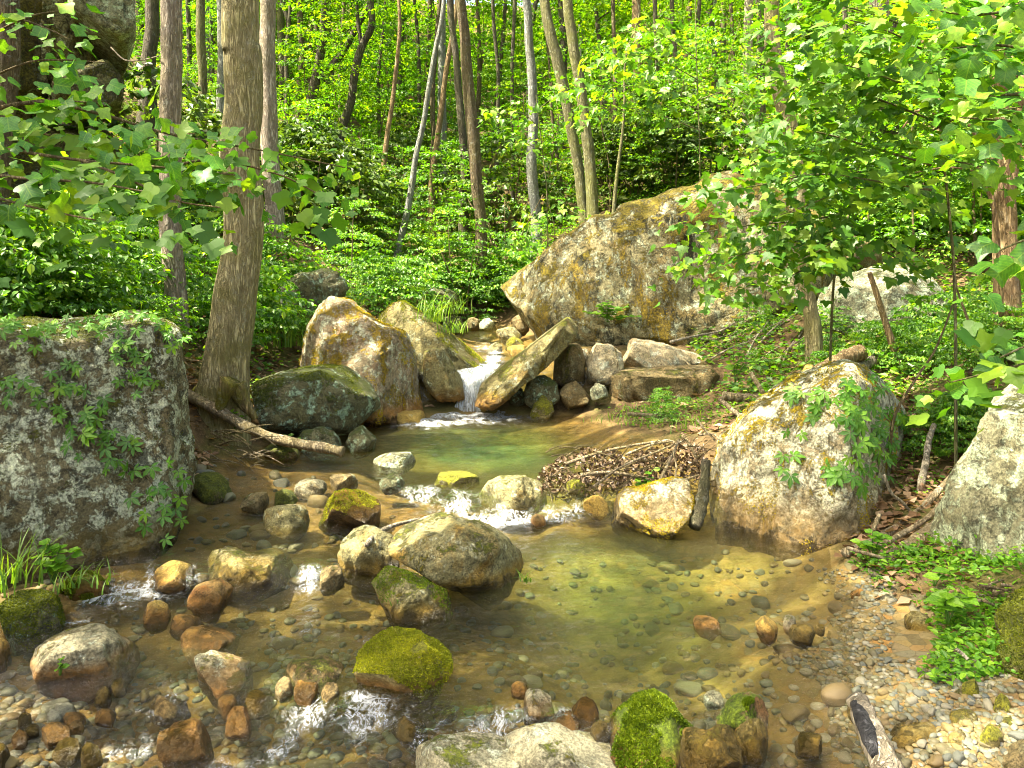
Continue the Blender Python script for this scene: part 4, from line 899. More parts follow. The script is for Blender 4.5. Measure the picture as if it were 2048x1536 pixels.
def palm5():
    Vs, Ts, o = [], [], 0
    for a, s in ((-105,.62),(-52,.9),(0,1.0),(52,.9),(105,.62)):
        V = np.array([(0,.05,0),(.15,.34,.03),(.19,.62,0),(0,1.05,-.16),(-.19,.62,0),(-.15,.34,.03),(0,.5,-.035)])*s
        r = math.radians(a); c, n = math.cos(r), math.sin(r)
        W = V.copy(); W[:, 0] = V[:, 0]*c + V[:, 1]*n; W[:, 1] = -V[:, 0]*n + V[:, 1]*c
        Vs.append(W); Ts.append(np.array([(6,i,(i+1)%6) for i in range(6)]) + o); o += 7
    return np.vstack(Vs), np.vstack(Ts)
T_PALM = palm5()

def unit(a): return a / (np.linalg.norm(a, axis=-1, keepdims=True) + 1e-9)
def leafgeo(P, U, N, size, tmpl):
    V, T = tmpl; U = unit(U); N = unit(N - (N*U).sum(1, keepdims=True)*U); B = np.cross(U, N)
    s = np.asarray(size)[:, None, None]
    W = P[:, None] + s*(V[None, :, :1]*B[:, None] + V[None, :, 1:2]*U[:, None] + V[None, :, 2:]*N[:, None])
    return W.reshape(-1, 3), (T[None] + (np.arange(len(P))*len(V))[:, None, None]).reshape(-1, 3)

def sprays(C, dirs, L, nl, size, rs, droop=.18, width=.55, tilt=.38, hang=.25):
    """flat leafy twigs starting at C and reaching along dirs"""
    n = len(C); d = unit(dirs*np.array((1, 1, .35)))
    side = unit(np.cross(d, np.array((0, 0, 1.0)))) ; up = np.cross(side, d)
    L = np.broadcast_to(L, (n,))
    t = rs.uniform(.05, 1, (n, nl)); lat = rs.uniform(-1, 1, (n, nl))*width*(1.05 - t*.75)
    P = C[:, None] + (d[:, None]*t[..., None] + side[:, None]*lat[..., None])*L[:, None, None]
    P[..., 2] -= droop*L[:, None]*(t**2 + lat**2*.6) + rs.normal(0, .03, (n, nl))*L[:, None]
    U = d[:, None]*.6 + side[:, None]*np.sign(lat)[..., None]*.7 + rs.normal(0, .35, (n, nl, 3)); U[..., 2] -= hang
    N = up[:, None] + rs.normal(0, tilt, (n, nl, 3))
    sz = size*rs.uniform(.6, 1.25, (n, nl))
    base = rs.uniform(0, .6, (n, 1)); var = np.clip(base + rs.uniform(-.2, .45, (n, nl)), 0, 1)
    return P.reshape(-1, 3), U.reshape(-1, 3), N.reshape(-1, 3), sz.ravel(), var.ravel()

def crown_mesh(name, seed, mat, n, nl, rad, z0, z1, L, size, tmpl=T_DIA, tilt=.38, shape='oval', droop=.18, hang=.35):
    rs = np.random.RandomState(seed)
    h = rs.uniform(0, 1, n); a = rs.uniform(0, 2*np.pi, n)
    env = np.sqrt(np.clip(1 - (h*2-1)**2, 0, 1)) if shape == 'oval' else (1 - .55*h) if shape == 'cone' else np.sqrt(np.clip(1 - h**2, 0.02, 1))
    lob = 1 + .35*np.sin(a*3 + seed) * np.sin(h*9 + seed)
    r = rad*env*lob*np.sqrt(rs.uniform(.04, 1, n))
    C = np.stack([np.cos(a)*r, np.sin(a)*r, z0 + (z1-z0)*h], 1)
    D = np.stack([np.cos(a), np.sin(a), rs.uniform(-.2, .5, n)], 1) + rs.normal(0, .35, (n, 3))
    P, U, N, s, var = sprays(C, D, L*rs.uniform(.6, 1.3, n), nl, size, rs, tilt=tilt, droop=droop, hang=hang)
    V, T = leafgeo(P, U, N, s, tmpl)
    return mk_mesh(name, V, T, mat, {'var': np.repeat(var, len(tmpl[0]))}, smooth=False)

# ---------------------------------------------------------------- trunks
def px_path(pts, D, lean_y=0.0):
    """pts: (px, py, width px) from the top of the picture downwards -> points from base upwards and radii"""
    Q = [at(x, y, D) + np.array((0, lean_y*(i/(len(pts)-1)), 0)) for i, (x, y, _) in enumerate(pts)]
    R = [w/2/F*D for _, _, w in pts]
    return np.array(Q)[::-1], np.array(R)[::-1]
CROWN = {
 'tall1': crown_mesh('tall_crown', 1, LEAF['far'], 120, 44, 2.7, 3.0, 13.0, 1.0, .135),
 'tall2': crown_mesh('tall_crown', 2, LEAF['far'], 115, 44, 2.4, 2.0, 12.0, .95, .125),
 'tall3': crown_mesh('tall_crown', 3, LEAF['far'], 120, 46, 2.9, 4.0, 14.0, 1.1, .14),
 'under1': crown_mesh('young_crown', 4, LEAF['mid'], 80, 42, 1.5, .7, 4.6, .75, .115, shape='cone', droop=.25),
 'under2': crown_mesh('young_crown', 5, LEAF['mid'], 80, 40, 1.7, .5, 3.8, .8, .105, shape='dome', droop=.22),
 'under3': crown_mesh('young_crown', 6, LEAF['far'], 80, 40, 1.4, .9, 5.4, .7, .11, shape='oval'),
 'rhodo': crown_mesh('rhododendron_leaves', 7, LEAF['dark'], 90, 30, 1.0, .15, 1.9, .45, .12, T_DIA, .7, 'dome'),
 'bush1': crown_mesh('bush_leaves', 8, LEAF['mid'], 60, 26, .55, .08, .95, .36, .070, T_OVAL, .5, 'dome', hang=.55),
 'bush2': crown_mesh('bush_leaves', 9, LEAF['mid'], 46, 24, .45, .06, .7, .34, .062, T_OVAL, .5, 'dome', hang=.55),
}
def limb_items(P, R, n, rs, zmin, L0):
    out = []
    for k in range(n):
        zs = P[:, 2]; c = [i for i in range(len(P)-1) if zs[i] > zmin]
        if not c: break
        i = c[rs.randint(len(c))]; a = rs.rand()*6.28; L = L0*rs.uniform(.5, 1.2)
        e = P[i] + np.array((math.cos(a)*L, math.sin(a)*L, L*rs.uniform(.35, .9)))
        mid = (P[i]+e)/2 + rs.normal(0, .08*L, 3) - np.array((0, 0, .1*L))
        q = catmull([P[i], mid, e], 10); out.append(tube(q, np.linspace(R[i]*.45, .012, 10), 6))
    return out
def trunk(label, pts, D, bark, ztop=13.0, flare=1.35, crown=None, cscale=1.0, limbs=4, sides=20, name='tree', wob=.10, seed=0, group='trees along the stream', extra=None, lean_y=0.0, cz=0.0, zlimb=None, root=.35):
    rs = np.random.RandomState(seed + 100)
    P, R = px_path(pts, D, lean_y)
    d = P[-1] - P[-2]; d = d/np.linalg.norm(d); d = d*.6 + np.array((0, 0, .4)); d /= np.linalg.norm(d)
    k = max(0, (ztop - P[-1][2])/max(d[2], .3))
    ext = [P[-1] + d*k*f + rs.normal(0, .12, 3)*f*[1, 1, 0] for f in (.4, .75, 1.0)] if k > .3 else []
    g = H(P[0][0], P[0][1])[0]
    dn = P[0].copy(); dn[2] = min(P[0][2], g) - root
    Pn = np.vstack([dn, P] + ([ext] if ext else []))
    Rn = np.concatenate([[R[0]*1.1], R, R[-1]*np.array([.8, .55, .25])[:len(ext)]]) if ext else np.concatenate([[R[0]*1.1], R])
    n = 70; C = catmull(Pn, n); rr = np.interp(np.linspace(0, 1, n), np.linspace(0, 1, len(Rn)), Rn)
    zb = max(P[0][2], g); rr = rr*(1 + (flare-1)*np.exp(-np.maximum(C[:, 2]-zb, 0)/(.9*R[0]+.08)))
    C[:, :2] += (fbm(np.stack([C[:, 2]*.8, C[:, 2]*0+seed, C[:, 2]*0], 1), 2, seed=seed)*R[0]*.5)[:, None]*np.array((1, .6))
    t = thing(name, label, 'tree', (Pn[1][0], Pn[1][1], zb), group)
    V, Fs = tube(C, rr, sides, wob, seed); part(t, 'trunk', V, Fs, BARK[bark])
    for e_pts, eD in (extra or []):
        Q, q = px_path(e_pts, eD)
        if e_pts[0][1] < 20:
            dd = unit(Q[-1]-Q[-2]); Q = np.vstack([Q, Q[-1] + dd*1.5 + (0, 0, 1.0), Q[-1] + dd*2.5 + (0, 0, 2.5)]); q = np.append(q, [q[-1]*.7, q[-1]*.3])
        V, Fs = tube(catmull(Q, 40), np.interp(np.linspace(0, 1, 40), np.linspace(0, 1, len(q)), q), max(8, sides-6), wob, seed+3)
        part(t, 'stem', V, Fs, BARK[bark])
    if limbs:
        its = limb_items(C, rr, limbs, rs, zlimb if zlimb is not None else max(ztop*.55, zb+2), 1.8)
        for it in its: part(t, 'limb', it[0], it[1], BARK[bark])
    if crown:
        o = obj('crown', CROWN[crown], t); o.location = (C[-1][0]-t.location[0], C[-1][1]-t.location[1], ztop - 13*cscale + cz - t.location[2] + .6); o.scale = (cscale,)*3
        o.rotation_euler = (0, 0, rs.rand()*6.28)
    return t
trunk('thick grey-green trunk with a mossy flared foot, standing behind the low dark boulder', [(481,-10,72),(484,120,73),(490,300,76),(489,480,78),(480,600,82),(470,700,86),(464,760,88),(461,800,94)], 6.55, 'main', 13, 1.15, 'tall1', .5, 3, 36, seed=1, wob=.05)
mt = [o for o in COL.objects if o.get('label', '').startswith('thick grey-green')][0]
for pts_, D_ in [([(458,745),(430,768),(400,778),(376,792)], 6.45), ([(470,770),(485,800),(500,822),(512,838)], 6.3), ([(462,760),(448,790),(440,815),(428,836)], 6.25), ([(450,752),(412,752),(388,758),(366,762)], 6.7)]:
    C = catmull([at(x, y, D_) for x, y in pts_], 18); V, Fs = tube(C, np.linspace(.085, .02, 18), 10, .2, 4); part(mt, 'root', V, Fs, BARK['mosslog'])
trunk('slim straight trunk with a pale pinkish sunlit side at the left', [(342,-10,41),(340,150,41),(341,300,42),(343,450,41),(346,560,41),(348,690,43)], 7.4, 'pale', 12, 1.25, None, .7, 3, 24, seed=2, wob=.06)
trunk('brown trunk cut by the left picture edge', [(12,-10,46),(10,150,44),(4,300,44),(0,450,42),(-4,640,46)], 6.3, 'brown', 12, 1.3, None, .7, 3, 24, seed=3)
trunk('straight narrow olive trunk between the pale trunk and the thick one', [(404,-10,17),(404,200,18),(403,330,18),(407,470,20)], 13.6, 'olive', 14, 1.2, None, .8, 3, 14, seed=4)
trunk('bluish grey narrow trunk tight against the left side of the thick trunk', [(440,-10,18),(443,120,18),(446,240,20),(448,330,22)], 16.0, 'grey', 15, 1.2, 'tall1', .8, 3, 14, seed=5)
trunk('pale smooth trunk directly behind the thick trunk on its right', [(535,-10,30),(537,150,31),(541,300,33),(542,460,36)], 11.8, 'pale', 14, 1.2, None, .8, 3, 18, seed=6)
trunk('dim trunk rising behind the upper left cliff', [(298,-10,26),(296,60,27),(290,120,28),(288,210,30)], 14.5, 'dark', 14, 1.2, None, 1, 3, 14, seed=7)
trunk('grey tree forking into two slanting stems, left of centre', [(655,-10,15),(648,60,16),(638,120,18),(630,170,21),(620,230,22),(609,310,25)], 19.5, 'dark', 15, 1.25, 'tall2', .9, 0, 14, seed=8, extra=[([(745,-10,12),(715,50,13),(685,105,14),(640,160,17)], 19.5)])
trunk('dark crooked tree with a kinked upper stem, right of the forked grey tree', [(741,-10,13),(742,50,14),(725,90,15),(708,140,17),(700,200,17),(688,250,18),(672,310,20),(664,370,22)], 18.0, 'dark', 15, 1.2, 'tall1', .8, 0, 14, seed=9, extra=[([(712,-10,7),(716,40,8),(722,90,9)], 18.0)])
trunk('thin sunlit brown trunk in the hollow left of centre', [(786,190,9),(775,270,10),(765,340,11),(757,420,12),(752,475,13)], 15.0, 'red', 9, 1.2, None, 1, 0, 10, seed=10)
trunk('slender pale trunk leaning to the right across the hollow', [(884,20,9),(868,110,10),(845,250,11),(830,320,12),(818,400,13),(803,470,14),(788,545,16)], 13.4, 'grey', 9, 1.2, None, 1, 0, 10, seed=11)
trunk('thin reddish leaning trunk just left of the bare-streaked tree', [(900,100,10),(886,190,11),(874,270,12),(866,340,13),(862,420,14)], 17.0, 'red', 11, 1.2, None, 1, 0, 10, seed=12)
trunk('tall curving trunk with a bare orange-brown streak, in the centre above the stream', [(918,-10,20),(930,80,21),(938,170,23),(948,260,25),(955,350,24),(960,430,23),(962,510,24),(965,600,26)], 13.6, 'brown', 14, 1.25, None, .8, 2, 18, seed=13, wob=.12)
trunk('dark mossy trunk half hidden to the left of the central curving trunk', [(900,-10,13),(906,80,13),(914,170,14),(924,240,16),(928,330,16),(926,400,18)], 16.5, 'dark', 12, 1.2, None, 1, 0, 12, seed=14)
trunk('leaning dead trunk slanting up behind the central curving trunk', [(958,320,10),(966,345,14),(985,385,18),(1005,420,20),(1030,465,24)], 16.5, 'mosslog', 4.2, 1.2, None, 1, 0, 12, seed=15, extra=[([(1003,290,5),(992,310,6),(978,345,8)], 16.5)])
trunk('straight grey trunk with small branch stubs right of the central curving trunk', [(1051,-10,16),(1058,120,18),(1064,250,20),(1068,350,21),(1071,440,22),(1068,510,24)], 15.0, 'grey', 15, 1.15, None, .8, 2, 16, seed=16)
trunk('left of two close trunks bending together above the pale boulder', [(1086,-10,20),(1106,70,22),(1122,140,23),(1140,230,22),(1152,300,21),(1163,370,20),(1172,440,22)], 14.6, 'olive', 14, 1.15, None, .8, 2, 16, seed=17)
trunk('right of two close trunks bending together above the pale boulder', [(1134,-10,20),(1146,70,21),(1155,150,22),(1165,230,22),(1174,310,23),(1182,390,24),(1188,460,26)], 13.8, 'olive', 14, 1.15, None, .8, 2, 16, seed=18)
trunk('thin young trunk between the stubbed trunk and the close pair', [(1102,190,6),(1108,260,7),(1116,330,8),(1126,430,10)], 17.0, 'brown', 8, 1.1, None, 1, 0, 8, seed=19)
trunk('pole-thin young trunk on top of the pale boulder', [(1248,210,5),(1243,280,6),(1235,340,7),(1226,440,9)], 13.5, 'olive', 7, 1.1, None, 1, 0, 8, seed=20)
trunk('brown straight trunk rising from the slope right of centre', [(1272,-10,17),(1272,100,18),(1273,220,18),(1273,330,20)], 21.0, 'red', 17, 1.15, 'tall1', 1.0, 2, 14, seed=21)
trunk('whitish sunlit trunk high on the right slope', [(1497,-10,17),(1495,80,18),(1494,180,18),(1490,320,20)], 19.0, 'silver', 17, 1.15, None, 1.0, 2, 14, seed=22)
trunk('curved olive trunk weaving through the maple leaves to the bank', [(1541,-10,28),(1545,60,29),(1552,130,31),(1570,210,33),(1588,290,33),(1598,380,32),(1602,470,32),(1606,560,29),(1618,620,29),(1624,670,31)], 7.9, 'main', 12, 1.1, None, .7, 2, 22, seed=23)
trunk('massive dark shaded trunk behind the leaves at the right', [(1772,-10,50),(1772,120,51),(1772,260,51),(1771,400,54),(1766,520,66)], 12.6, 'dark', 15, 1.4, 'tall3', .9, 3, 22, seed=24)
trunk('reddish twin-stemmed trunk splitting at breast height near the right edge', [(1996,60,28),(1998,200,30),(1998,300,32),(2000,370,40),(2006,450,44),(2010,560,45),(2016,680,50)], 6.4, 'red', 9, 1.25, 'tall1', .6, 0, 24, seed=25, extra=[([(2044,150,22),(2036,240,24),(2026,320,24),(2014,400,26)], 6.4)])
trunk('dead brown sapling stem leaning left over the mossy logs', [(1740,545,9),(1752,580,11),(1768,630,12),(1788,690,14),(1812,750,20)], 6.9, 'red', 1.8, 1.8, None, 1, 0, 10, seed=26, name='dead_sapling')
trunk('dark trunk cut by the top edge beside the whitish sunlit trunk', [(1520,-10,18),(1522,120,18),(1518,250,20)], 22.0, 'dark', 17, 1.1, None, 1, 1, 12, seed=27)
trunk('pale trunk glimpsed at the top through the right canopy', [(1601,-10,10),(1601,60,10),(1600,180,12)], 24.0, 'silver', 17, 1.1, None, 1, 1, 10, seed=28)
for k, (pts, D) in enumerate([([(1345,0,9),(1352,120,9),(1362,230,10)], 22), ([(1190,-5,8),(1205,150,9),(1215,300,10)], 24), ([(598,-5,12),(605,110,12),(596,240,14)], 24), ([(562,-5,9),(575,60,9),(560,200,10)], 25),
      ([(805,-5,9),(800,170,10),(792,330,10)], 24), ([(860,-5,8),(855,140,9),(846,300,10)], 26), ([(1010,-5,8),(1000,150,9),(988,280,9)], 25), ([(1420,-5,9),(1432,140,9),(1440,280,10)], 23), ([(1380,20,7),(1376,150,8),(1370,300,9)], 26), ([(1650,40,14),(1660,150,14),(1655,320,15)], 18),
      ([(1885,60,10),(1888,200,11),(1880,400,12)], 14), ([(1925,100,8),(1920,260,9),(1928,420,10)], 13),([(515,-5,8),(521,165,9),(519,330,10)], 19),([(580,-5,7),(572,140,8),(574,280,9)], 23),([(690,-5,7),(680,165,8),(683,330,9)], 22),([(772,-5,6),(758,165,7),(762,330,8)], 21),([(830,-5,7),(840,150,8),(836,300,9)], 23),([(880,-5,9),(866,165,10),(870,330,11)], 20),([(985,-5,7),(997,165,8),(993,330,9)], 22),([(1030,-5,7),(1024,180,8),(1026,360,9)], 19),([(1225,-5,8),(1231,165,9),(1229,330,10)], 20),([(1310,-5,9),(1315,155,10),(1313,310,11)], 21),([(1400,-5,8),(1392,145,9),(1394,290,10)], 22),([(1460,-5,7),(1468,150,8),(1465,300,9)], 20),([(1580,-5,9),(1574,155,10),(1576,310,11)], 19),([(1690,-5,10),(1696,170,11),(1694,340,12)], 17),([(1830,-5,11),(1835,190,12),(1833,380,13)], 15),([(375,-5,9),(379,160,10),(377,320,11)], 18),([(420,-5,7),(424,150,8),(422,300,9)], 22),([(625,-5,6),(619,150,7),(621,300,8)], 25)]):
    trunk('slim dark background trunk ' + ('left of the forked grey tree' if pts[0][0] < 612 else 'between the forked grey tree and the central curving trunk' if pts[0][0] < 930 else 'between the central curving trunk and the brown straight trunk' if pts[0][0] < 1272 else 'right of the brown straight trunk'), pts, D, ('dark', 'dark', 'brown')[k % 3], 16, 1.1, None, 1, 2, 10, seed=40+k, group='slim background trunks')

# ---------------------------------------------------------------- woodland behind
def tmesh(kind, seed):
    rs = np.random.RandomState(seed); h = 13.0
    P = np.array([(0, 0, -.4), (0, 0, 0), (rs.normal()*.15, 0, 4), (rs.normal()*.3, rs.normal()*.3, 8), (rs.normal()*.4, rs.normal()*.3, h)])
    C = catmull(P, 26); R = np.interp(C[:, 2], [-.4, 0, .5, h], [.19, .17, .13, .03])
    return mk_mesh('trunk', *tube(C, R, 9, .08, seed), BARK[kind])
TM = [tmesh('olive', 1), tmesh('dark', 2), tmesh('brown', 3), tmesh('grey', 4)]
UM = []
for s in range(3):
    rs = np.random.RandomState(s); C = catmull([(0,0,-.2),(rs.normal()*.06,0,1.4),(rs.normal()*.15,rs.normal()*.15,3.2),(rs.normal()*.2,.1,4.6)], 14)
    UM.append(mk_mesh('stem', *tube(C, np.linspace(.035, .008, 14), 6), BARK['twig']))
RM = []
for s in range(2):
    rs = np.random.RandomState(s+20); its = []
    for k in range(7):
        a = rs.rand()*6.28; its.append(tube(catmull([(0,0,-.1),(math.cos(a)*.3, math.sin(a)*.3,.6),(math.cos(a)*.7, math.sin(a)*.7,1.3)], 8), np.linspace(.022, .006, 8), 5))
    RM.append(mk_mesh('stem', *join(its), BARK['twig']))
def planted(name, label, cat, group, x, y, cm, tm, s, sq=1.0):
    z = H(x, y)[0]; t = thing(name, label, cat, (x, y, z), group); t.rotation_euler = (0, 0, random.random()*6.28); t.scale = (s, s, s*sq)
    if tm is not None: obj('trunk' if name.endswith('tree') else 'stem', tm, t)
    obj('crown' if name.endswith('tree') else 'foliage', CROWN[cm], t)
    return t
def zone(x, y, what):
    r = x/y
    return what + (' on the hillside behind the two left trunks' if r < -.22 else ' in the woods beyond the waterfall' if r < .06 else ' on the slope above the huge pale boulder' if r < .34 else ' on the hillside behind the right-hand maples') + (', far off' if y > 32 else '')
def sc_xy(y0, y1, mx=.80, gap=None, used=None, avoid=True):
    for _ in range(400):
        y = y0 + (y1-y0)*RS.rand()**.8; x = RS.uniform(-mx, mx)*y
        if avoid and y < 14.5 and -2.2 < x < 4.2: continue
        if avoid and abs(x + .6) < .5 + (y-13)*.05 and y < 19: continue
        if gap and any((x-a)**2 + (y-b)**2 < gap*gap for a, b in used): continue
        if used is not None: used.append((x, y))
        return x, y
    return x, y
used = []
for k in range(150):
    x, y = sc_xy(20.5, 60, gap=1.7, used=used)
    planted('forest_tree', zone(x, y, 'leafy forest tree'), 'tree', 'trees of the background forest', x, y, ('tall1','tall2','tall3')[k % 3], TM[k % 4], RS.uniform(.75, 1.25), RS.uniform(.9, 1.1))
used = []
for k in range(110):
    x, y = sc_xy(12.5, 38, gap=1.2, used=used)
    planted('young_tree', zone(x, y, 'young tree with layered sprays'), 'tree', 'young understory trees', x, y, ('under1','under2','under3')[k % 3], UM[k % 3], RS.uniform(.7, 1.2)*min(1, .42 + (y-12.5)*.045))
used = []
for k in range(8):
    x, y = sc_xy(13.5, 24, gap=1.5, used=used)
    planted('rhododendron_shrub', 'dark evergreen shrub with narrow leaves on the woodland slope', 'shrub', 'evergreen shrubs of the slope', x, y, 'rhodo', RM[k % 2], RS.uniform(.6, 1.15))
# understory placed where the photo shows it
def at_px(px, py, D): p = at(px, py, D); return p[0], p[1]
for k, (px, py, D, cm, s, lab) in enumerate([
    (870,480,14.5,'under2',.62,'small layered sapling left of the central curving trunk'), (905,520,13.2,'under1',.42,'young tree with drooping dark green sprays by the upper stream'),
    (800,500,14.2,'under2',.45,'sapling spreading over the far left bank of the upper stream'), (1110,470,13.2,'under2',.35,'sapling with glinting pale leaves above the nose of the pale boulder'),
    (1010,560,14.4,'bush2',1.1,'bright low bush beside the foot of the central curving trunk'), (930,560,13.2,'bush1',.9,'leafy bush at the bend of the upper stream'),
    (700,540,11.0,'under2',.36,'sapling with broad flat sprays above the low mossy boulder'), (1270,350,15.8,'rhodo',.9,'olive evergreen shrub on top of the pale boulder'), (1340,330,15.6,'rhodo',1.1,'large evergreen shrub right of the brown straight trunk'),
    (1420,330,15.4,'rhodo',.9,'dark evergreen shrub above the right end of the pale boulder'), (1000,440,17,'rhodo',1.2,'evergreen shrub behind the leaning dead trunk'), (1225,400,16,'rhodo',.9,'evergreen shrub behind the pole-thin young trunk'),
    (620,420,13.0,'rhodo',1.0,'dark evergreen shrub right of the pale smooth trunk'), (700,430,14.0,'rhodo',.9,'dark evergreen thicket in the hollow left of centre'), (300,330,12.5,'rhodo',1.3,'dark evergreen shrub beside the cliff'), (1930,470,11.5,'under3',.55,'young tree with light sprays left of the twin-stemmed trunk'), (1700,420,13,'under1',.6,'young tree behind the curved olive trunk'), (1840,430,12.5,'under2',.55,'spreading sapling right of the massive dark trunk'), (1450,330,16,'under1',.7,'young tree above the right shoulder of the pale boulder')]):
    x, y = at_px(px, py, D)
    planted('sapling' if 'under' in cm else 'shrub', lab, 'sapling' if 'under' in cm else 'shrub', 'understory along the stream', x, y, cm, (UM if 'under' in cm else RM)[0], s)
for k in range(16):
    x, y = RS.uniform(3.2, 9.5), RS.uniform(9.2, 15)
    if x/y < .36: x += 2.5
    planted('young_tree', 'slender young tree with bright sprays on the slope behind the right bank', 'tree', 'saplings of the right slope', x, y, ('under1','under3')[k % 2], UM[k % 3], RS.uniform(.4, .75))
# low leafy bushes of the banks
def bush_xy(x0, x1, y0, y1, dmin, dmax):
    for _ in range(60):
        p = gpt(RS.uniform(x0, x1), RS.uniform(y0, y1), dmin, dmax)
        if p[1] < dmax*.98: break
    return p[0], p[1]
for n, box, lab, grp, sc in [
    (24, (130,700,560,700,5.4,13), 'low leafy shrub with glinting leaves on the left bank behind the giant boulder', 'left bank shrubs', (.35, 1.0)),
    (7, (-20,150,600,700,5.6,9), 'shaded leafy shrub at the left edge above the giant boulder', 'left edge shrubs', (.6, 1.0)),
    (20, (1730,2048,640,760,5.6,8.2), 'low leafy shrub among the mossy logs on the right bank', 'right bank shrubs', (.28, .5)),
    (7, (1500,1720,640,760,6.4,9.5), 'small herb bush on the littered slope right of the brown block', 'middle bank herbs', (.25, .45)),
    (12, (900,1040,570,620,12,16), 'bright bush around the head of the upper stream', 'upper stream bushes', (.6, 1.0)),
    (12, (690,900,560,640,9.5,14), 'leafy bush by the fallen branches above the left slab', 'bushes by the fallen branches', (.5, .9)),
    (8, (1860,1960,800,960,4.6,6.5), 'small leafy plant on the litter between the two right boulders', 'plants between the right boulders', (.22, .38)),
    (5, (1300,1440,800,850,6.8,8.2), 'low green plant on the grassy shelf beside the upper pool', 'plants on the grassy shelf', (.15, .24)),
    (6, (550,690,585,650,8.0,13), 'leafy shrub covering the low mossy boulder left of the triangular slab', 'shrubs by the low mossy boulder', (.35, .6)),
    (44, (1500,2048,360,500,9.5,17), 'leafy shrub on the right slope under the maple branches', 'right slope shrubs', (.6, 1.2)),
    (20, (60,460,380,520,8,15), 'shaded shrub on the left slope under the cliff', 'left slope shrubs', (.7, 1.2))]:
    for k in range(n):
        x, y = bush_xy(*box)
        planted('leafy_shrub', lab, 'shrub', grp, x, y, ('bush1','bush2')[k % 2], None, RS.uniform(*sc))

# unseen trees added beside the view, crowns placed to shade stream and banks
def shade(tx, ty, h, cm, s, lab, k):
    """unseen tree added on the left so its crown stands between the sun and the ground at (tx, ty)"""
    x, y = tx + SUN[0]/SUN[2]*h, ty + SUN[1]/SUN[2]*h
    x0 = min(x, -.75*y - 1.6); z = H(x0, y)[0]
    t = thing('forest_tree', lab, 'tree', (x0, y, z), 'unseen trees added for shade')
    C = catmull([(x0, y, z-.3), (x0, y, z+3), ((x0*2+x)/3, y, h*.7), (x, y, h+2.5)], 24); V, Fs = tube(C, np.linspace(.2, .04, 24), 10, .08, k); part(t, 'trunk', V, Fs, BARK['olive'])
    o = obj('crown', CROWN[cm], t); o.scale = (s, s, s*.42); o.location = (x - x0, 0, h - 8*s*.42 - z); o.rotation_euler = (0, 0, k*1.3)
CROWN['over1'] = crown_mesh('shade_crown', 21, LEAF['far'], 95, 44, 2.6, 3.0, 13.0, 1.0, .13)
CROWN['over2'] = crown_mesh('shade_crown', 22, LEAF['far'], 95, 44, 2.8, 3.0, 13.0, 1.0, .13)
for k, (tx, ty, h, cm, s) in enumerate([(-2.7,4.5,8.5,'over1',.62),(-1.3,2.7,8.5,'over1',.6),(.3,2.9,9,'over2',.5),(3.0,3.7,13,'over1',.5),(-4.2,4.6,8,'over2',.55),(1.9,3.3,12,'over2',.5),(-1.6,6.4,9,'over1',.35),(2.6,3.0,13,'over2',.45),(-1.2,8.2,10,'over2',.5),(.6,7.0,10,'over1',.42),(2.4,8.6,11,'over2',.6),(3.8,10.0,12,'over1',.7),(2.0,10.6,11,'over2',.42),(1.3,4.2,12,'over2',.40),(2.2,5.4,13,'over1',.32),(-2.4,9.6,9,'over1',.5),(4.4,7.4,13,'over2',.6),(.3,3.5,10,'over1',.34),(-3.6,7.6,8,'over1',.36),(1.0,9.6,10,'over1',.30),(2.4,4.6,14,'over1',.22)]):
    shade(tx, ty, h, cm, s, 'unseen tree beside the viewpoint, added to shade the stream and banks', k)
# ---------------------------------------------------------------- near leafy branches, every large leaf its own object
LM = {}
for nm, ts, mt in (('tulip', (T_TULIP, T_TULIP2), 'near'), ('maple', (T_MAPLE, T_MAPLE2), 'maple'), ('creeper', (T_PALM,), 'creeper'), ('oval', (T_OVAL,), 'creeper')):
    LM[nm] = []
    for t in ts:
        for cu, fo_, tw in ((0, 0, 0), (.22, .10, .12), (-.10, .28, -.15), (.40, -.05, .25)):
            V = t[0].copy(); V[:, 2] += -cu*V[:, 1]**2 + fo_*np.abs(V[:, 0]) + tw*V[:, 0]*V[:, 1]; LM[nm].append(mk_mesh('leaf', V, t[1], LEAF[mt], smooth=(nm != 'oval')))
from mathutils import Matrix
def put_leaf(root, kind, pos, U, N, size, i=0):
    U = unit(np.asarray(U, float)); N = np.asarray(N, float); N = unit(N - N.dot(U)*U); Bv = np.cross(U, N)
    o = obj('leaf', LM[kind][i % len(LM[kind])], root)
    Mx = Matrix.Identity(4)
    p = np.asarray(pos) - np.array(root.location)
    for r in range(3):
        Mx[r][0], Mx[r][1], Mx[r][2], Mx[r][3] = Bv[r]*size, U[r]*size, N[r]*size, p[r]
    o.matrix_basis = Mx
    return o
def branch(root, pts, D0, D1, r0, r1, bark='twig', n=24, name='branch'):
    Q = np.array([at(x, y, D0 + (D1-D0)*i/(len(pts)-1)) for i, (x, y) in enumerate(pts)])
    C = catmull(Q, n); V, Fs = tube(C, np.linspace(r0, r1, n), 7, .1); part(root, name, V, Fs, BARK[bark]); return C
